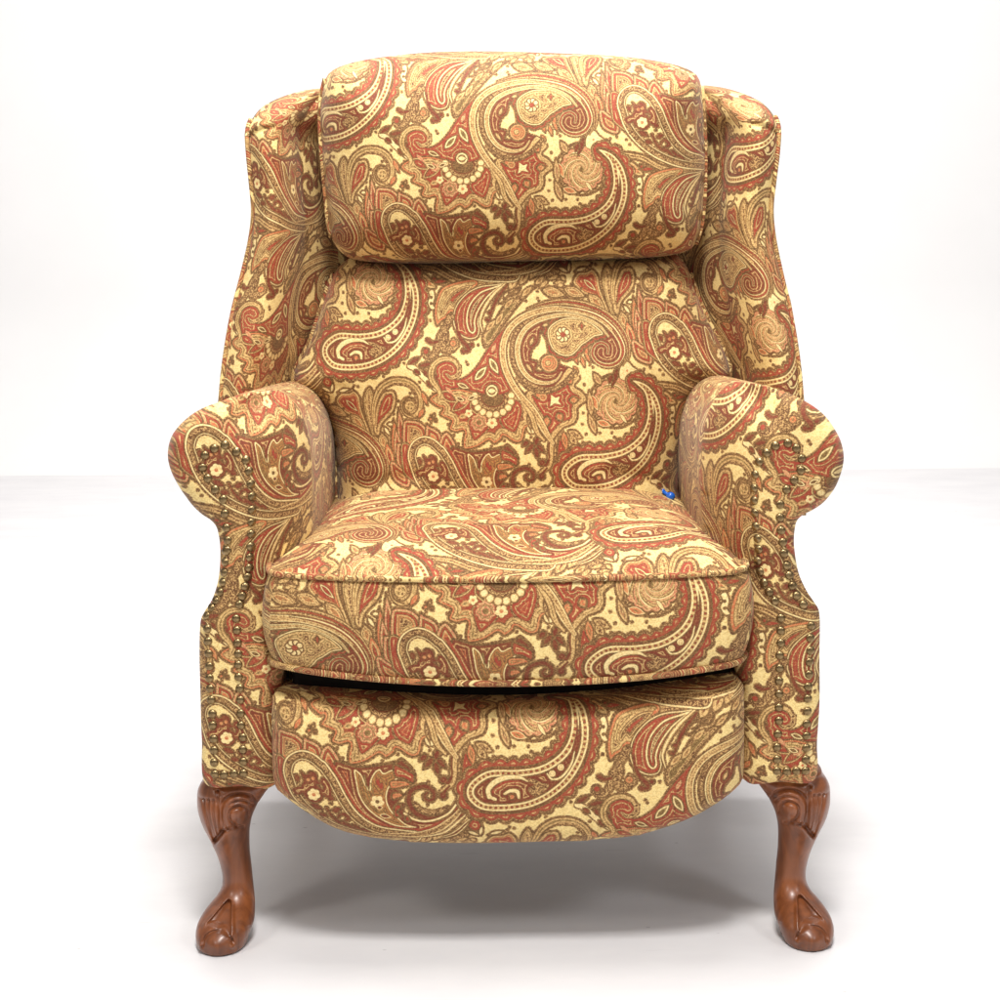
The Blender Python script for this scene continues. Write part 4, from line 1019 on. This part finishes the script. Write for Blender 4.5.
def leg(side):
    seg, m = 160, 260
    t = smooth(np.array(LEG, float), False, 14); t = resample(t[:, :], m, False)
    gro = [(np.array([(180 + v[i] / 4.76, 760 + v[i + 1] / 4.76) for i in range(0, len(v), 2)]), w, d) for v, w, d in GRO]
    V = []
    for y, xl, xr, b, yc in t:
        yc = yc + .046 - .010 * np.clip((800 - y) / 20, 0, 1)
        L, Rr_ = P(xl, y, yc), P(xr, y, yc); zz = P(xl, y, yc - .75 * b)[2]
        cx, a_, z = (L[0] + Rr_[0]) / 2, (Rr_[0] - L[0]) / 2, zz
        sq = 2.0 + 1.0 * np.clip((800 - y) / 20, 0, 1) + .5 * np.clip((y - 925) / 20, 0, 1)
        for i in range(seg):
            an = 2 * math.pi * i / seg; ca, sa = math.cos(an), math.sin(an)
            V.append((cx + a_ * np.sign(ca) * abs(ca) ** (2 / sq), yc + b * np.sign(sa) * abs(sa) ** (2 / sq), max(z, .0012)))
    V = np.array(V)
    q = pix(V); front = np.tile(np.sin(2 * np.pi * np.arange(seg) / seg) < .15, m)
    dy = np.zeros(len(V))
    for line, w, dep in gro:
        d = seg_dist(q, smooth(line, False, 6), False); dy += dep * np.exp(-(d / w) ** 2)
    for (hx, hy), rr, hh in HUMP:
        d = np.hypot(q[:, 0] - (180 + hx / 4.76), q[:, 1] - (760 + hy / 4.76)); dy -= hh * np.exp(-(d / rr) ** 2)
    # hollow between the two tendons of the foot
    c0, c1 = np.array((180 + 238 / 4.76, 760 + 660 / 4.76)), np.array((180 + 185 / 4.76, 760 + 800 / 4.76))
    ax = (c1 - c0) / np.linalg.norm(c1 - c0); u = (q - c0) @ ax; s = np.abs((q - c0) @ np.array((-ax[1], ax[0])))
    L0 = np.linalg.norm(c1 - c0); uu = np.clip(u / L0, -.3, 1.3); hw = 2 + 10 * np.clip(uu, 0, 1)
    dy += .0120 * np.exp(-(s / hw) ** 4) * np.clip(u / 8, 0, 1) * np.clip((L0 + 2 - u) / 4, 0, 1)
    dy -= .0058 * np.maximum(0, 1 - np.abs(s - hw * 1.2) / 3.2) * np.clip(u / 10, 0, 1) * np.clip((L0 + 8 - u) / 8, 0, 1)
    V[:, 1] += dy * front
    if side > 0: V = V * (-1, 1, 1) + np.array((.004, 0, 0)); 
    F = [(r * seg + i, r * seg + (i + 1) % seg, (r + 1) * seg + (i + 1) % seg, (r + 1) * seg + i) for r in range(m - 1) for i in range(seg)]
    F += [tuple(range(seg))[::-1], tuple((m - 1) * seg + i for i in range(seg))]
    V[:, 2] -= V[:, 2].min() - .001
    return mesh_obj('leg', V, F, WOOD, chair)
leg(-1); leg(1)
for sx in (-1, 1):      # plain raked back legs
    rows = [(.30 * sx, .56, .235, .026), (.305 * sx, .575, .15, .022), (.312 * sx, .61, .05, .018), (.315 * sx, .625, .001, .017)]
    V = [(x + sa * h, y + sb * h, z) for x, y, z, h in rows for sa, sb in ((-1, -1), (1, -1), (1, 1), (-1, 1))]
    F = [(r * 4 + i, r * 4 + (i + 1) % 4, r * 4 + 4 + (i + 1) % 4, r * 4 + 4 + i) for r in range(3) for i in range(4)] + [(0, 1, 2, 3), (12, 13, 14, 15)]
    mesh_obj('leg', V, F, WOOD, chair, sm=False)

# ---- the blue beads in the crevice
def beads():
    bm = bmesh.new()
    for (x, y, r, Y) in ((662.5, 491.5, .0042, .345), (670.5, 496.5, .0064, .335)):
        bmesh.ops.create_uvsphere(bm, u_segments=20, v_segments=12, radius=r, matrix=Matrix.Translation(Vector(P(x, y, Y))))
    p, q = Vector(P(662.5, 491.5, .345)), Vector(P(670.5, 496.5, .335))
    d = q - p
    bmesh.ops.create_cone(bm, cap_ends=True, segments=12, radius1=.0028, radius2=.0028, depth=d.length, matrix=Matrix.Translation((p + q) / 2) @ d.to_track_quat('Z', 'Y').to_matrix().to_4x4())
    me = bpy.data.meshes.new('bead_pair'); bm.to_mesh(me); bm.free(); me.materials.append(BLUE)
    me.polygons.foreach_set('use_smooth', [True] * len(me.polygons))
    o = bpy.data.objects.new('bead_pair', me); col.objects.link(o)
    tag(o, 'two small joined blue plastic beads wedged between the seat and the arm', 'beads')
beads()

# ------------------------------------------------------------------ light
def area(name, loc, target, size, power, color=(1, 1, 1), sy=None):
    l = bpy.data.lights.new(name, 'AREA'); l.shape = 'RECTANGLE'; l.size = size; l.size_y = sy or size; l.energy = power; l.color = color
    o = bpy.data.objects.new(name, l); col.objects.link(o); o.location = loc
    o.rotation_euler = (Vector(target) - Vector(loc)).to_track_quat('-Z', 'Y').to_euler()
    return o
area('softbox_key', (0, -1.3, 2.95), (0, .1, .3), .55, 72, (1, .985, .96), .45)
area('softbox_top', (0, .3, 2.9), (0, .2, 0), 1.2, 60, (1, .985, .96), 1.0)
area('softbox_left', (-1.9, -1.7, 2.3), (0, .2, .4), .45, 15, (1, .96, .90))
area('softbox_right', (1.9, -1.7, 2.3), (0, .2, .4), .45, 15, (.97, .98, 1))
area('backdrop_lamp', (0, 2.1, 3.4), (0, 4.1, .3), 3.0, 100, (1, .99, .98), .5)
w = bpy.data.worlds.new('World'); scene.world = w; w.use_nodes = True
bg = w.node_tree.nodes['Background']; bg.inputs['Color'].default_value = (1, .985, .97, 1); bg.inputs['Strength'].default_value = .29

scene.view_settings.view_transform = 'Standard'; scene.view_settings.look = 'None'; scene.view_settings.exposure = .14; scene.view_settings.gamma = 1
scene.render.engine = 'CYCLES'; scene.cycles.use_denoising = True; scene.cycles.denoiser = 'OPENIMAGEDENOISE'; scene.cycles.denoising_prefilter = 'ACCURATE'
scene.render.resolution_x = scene.render.resolution_y = 1024
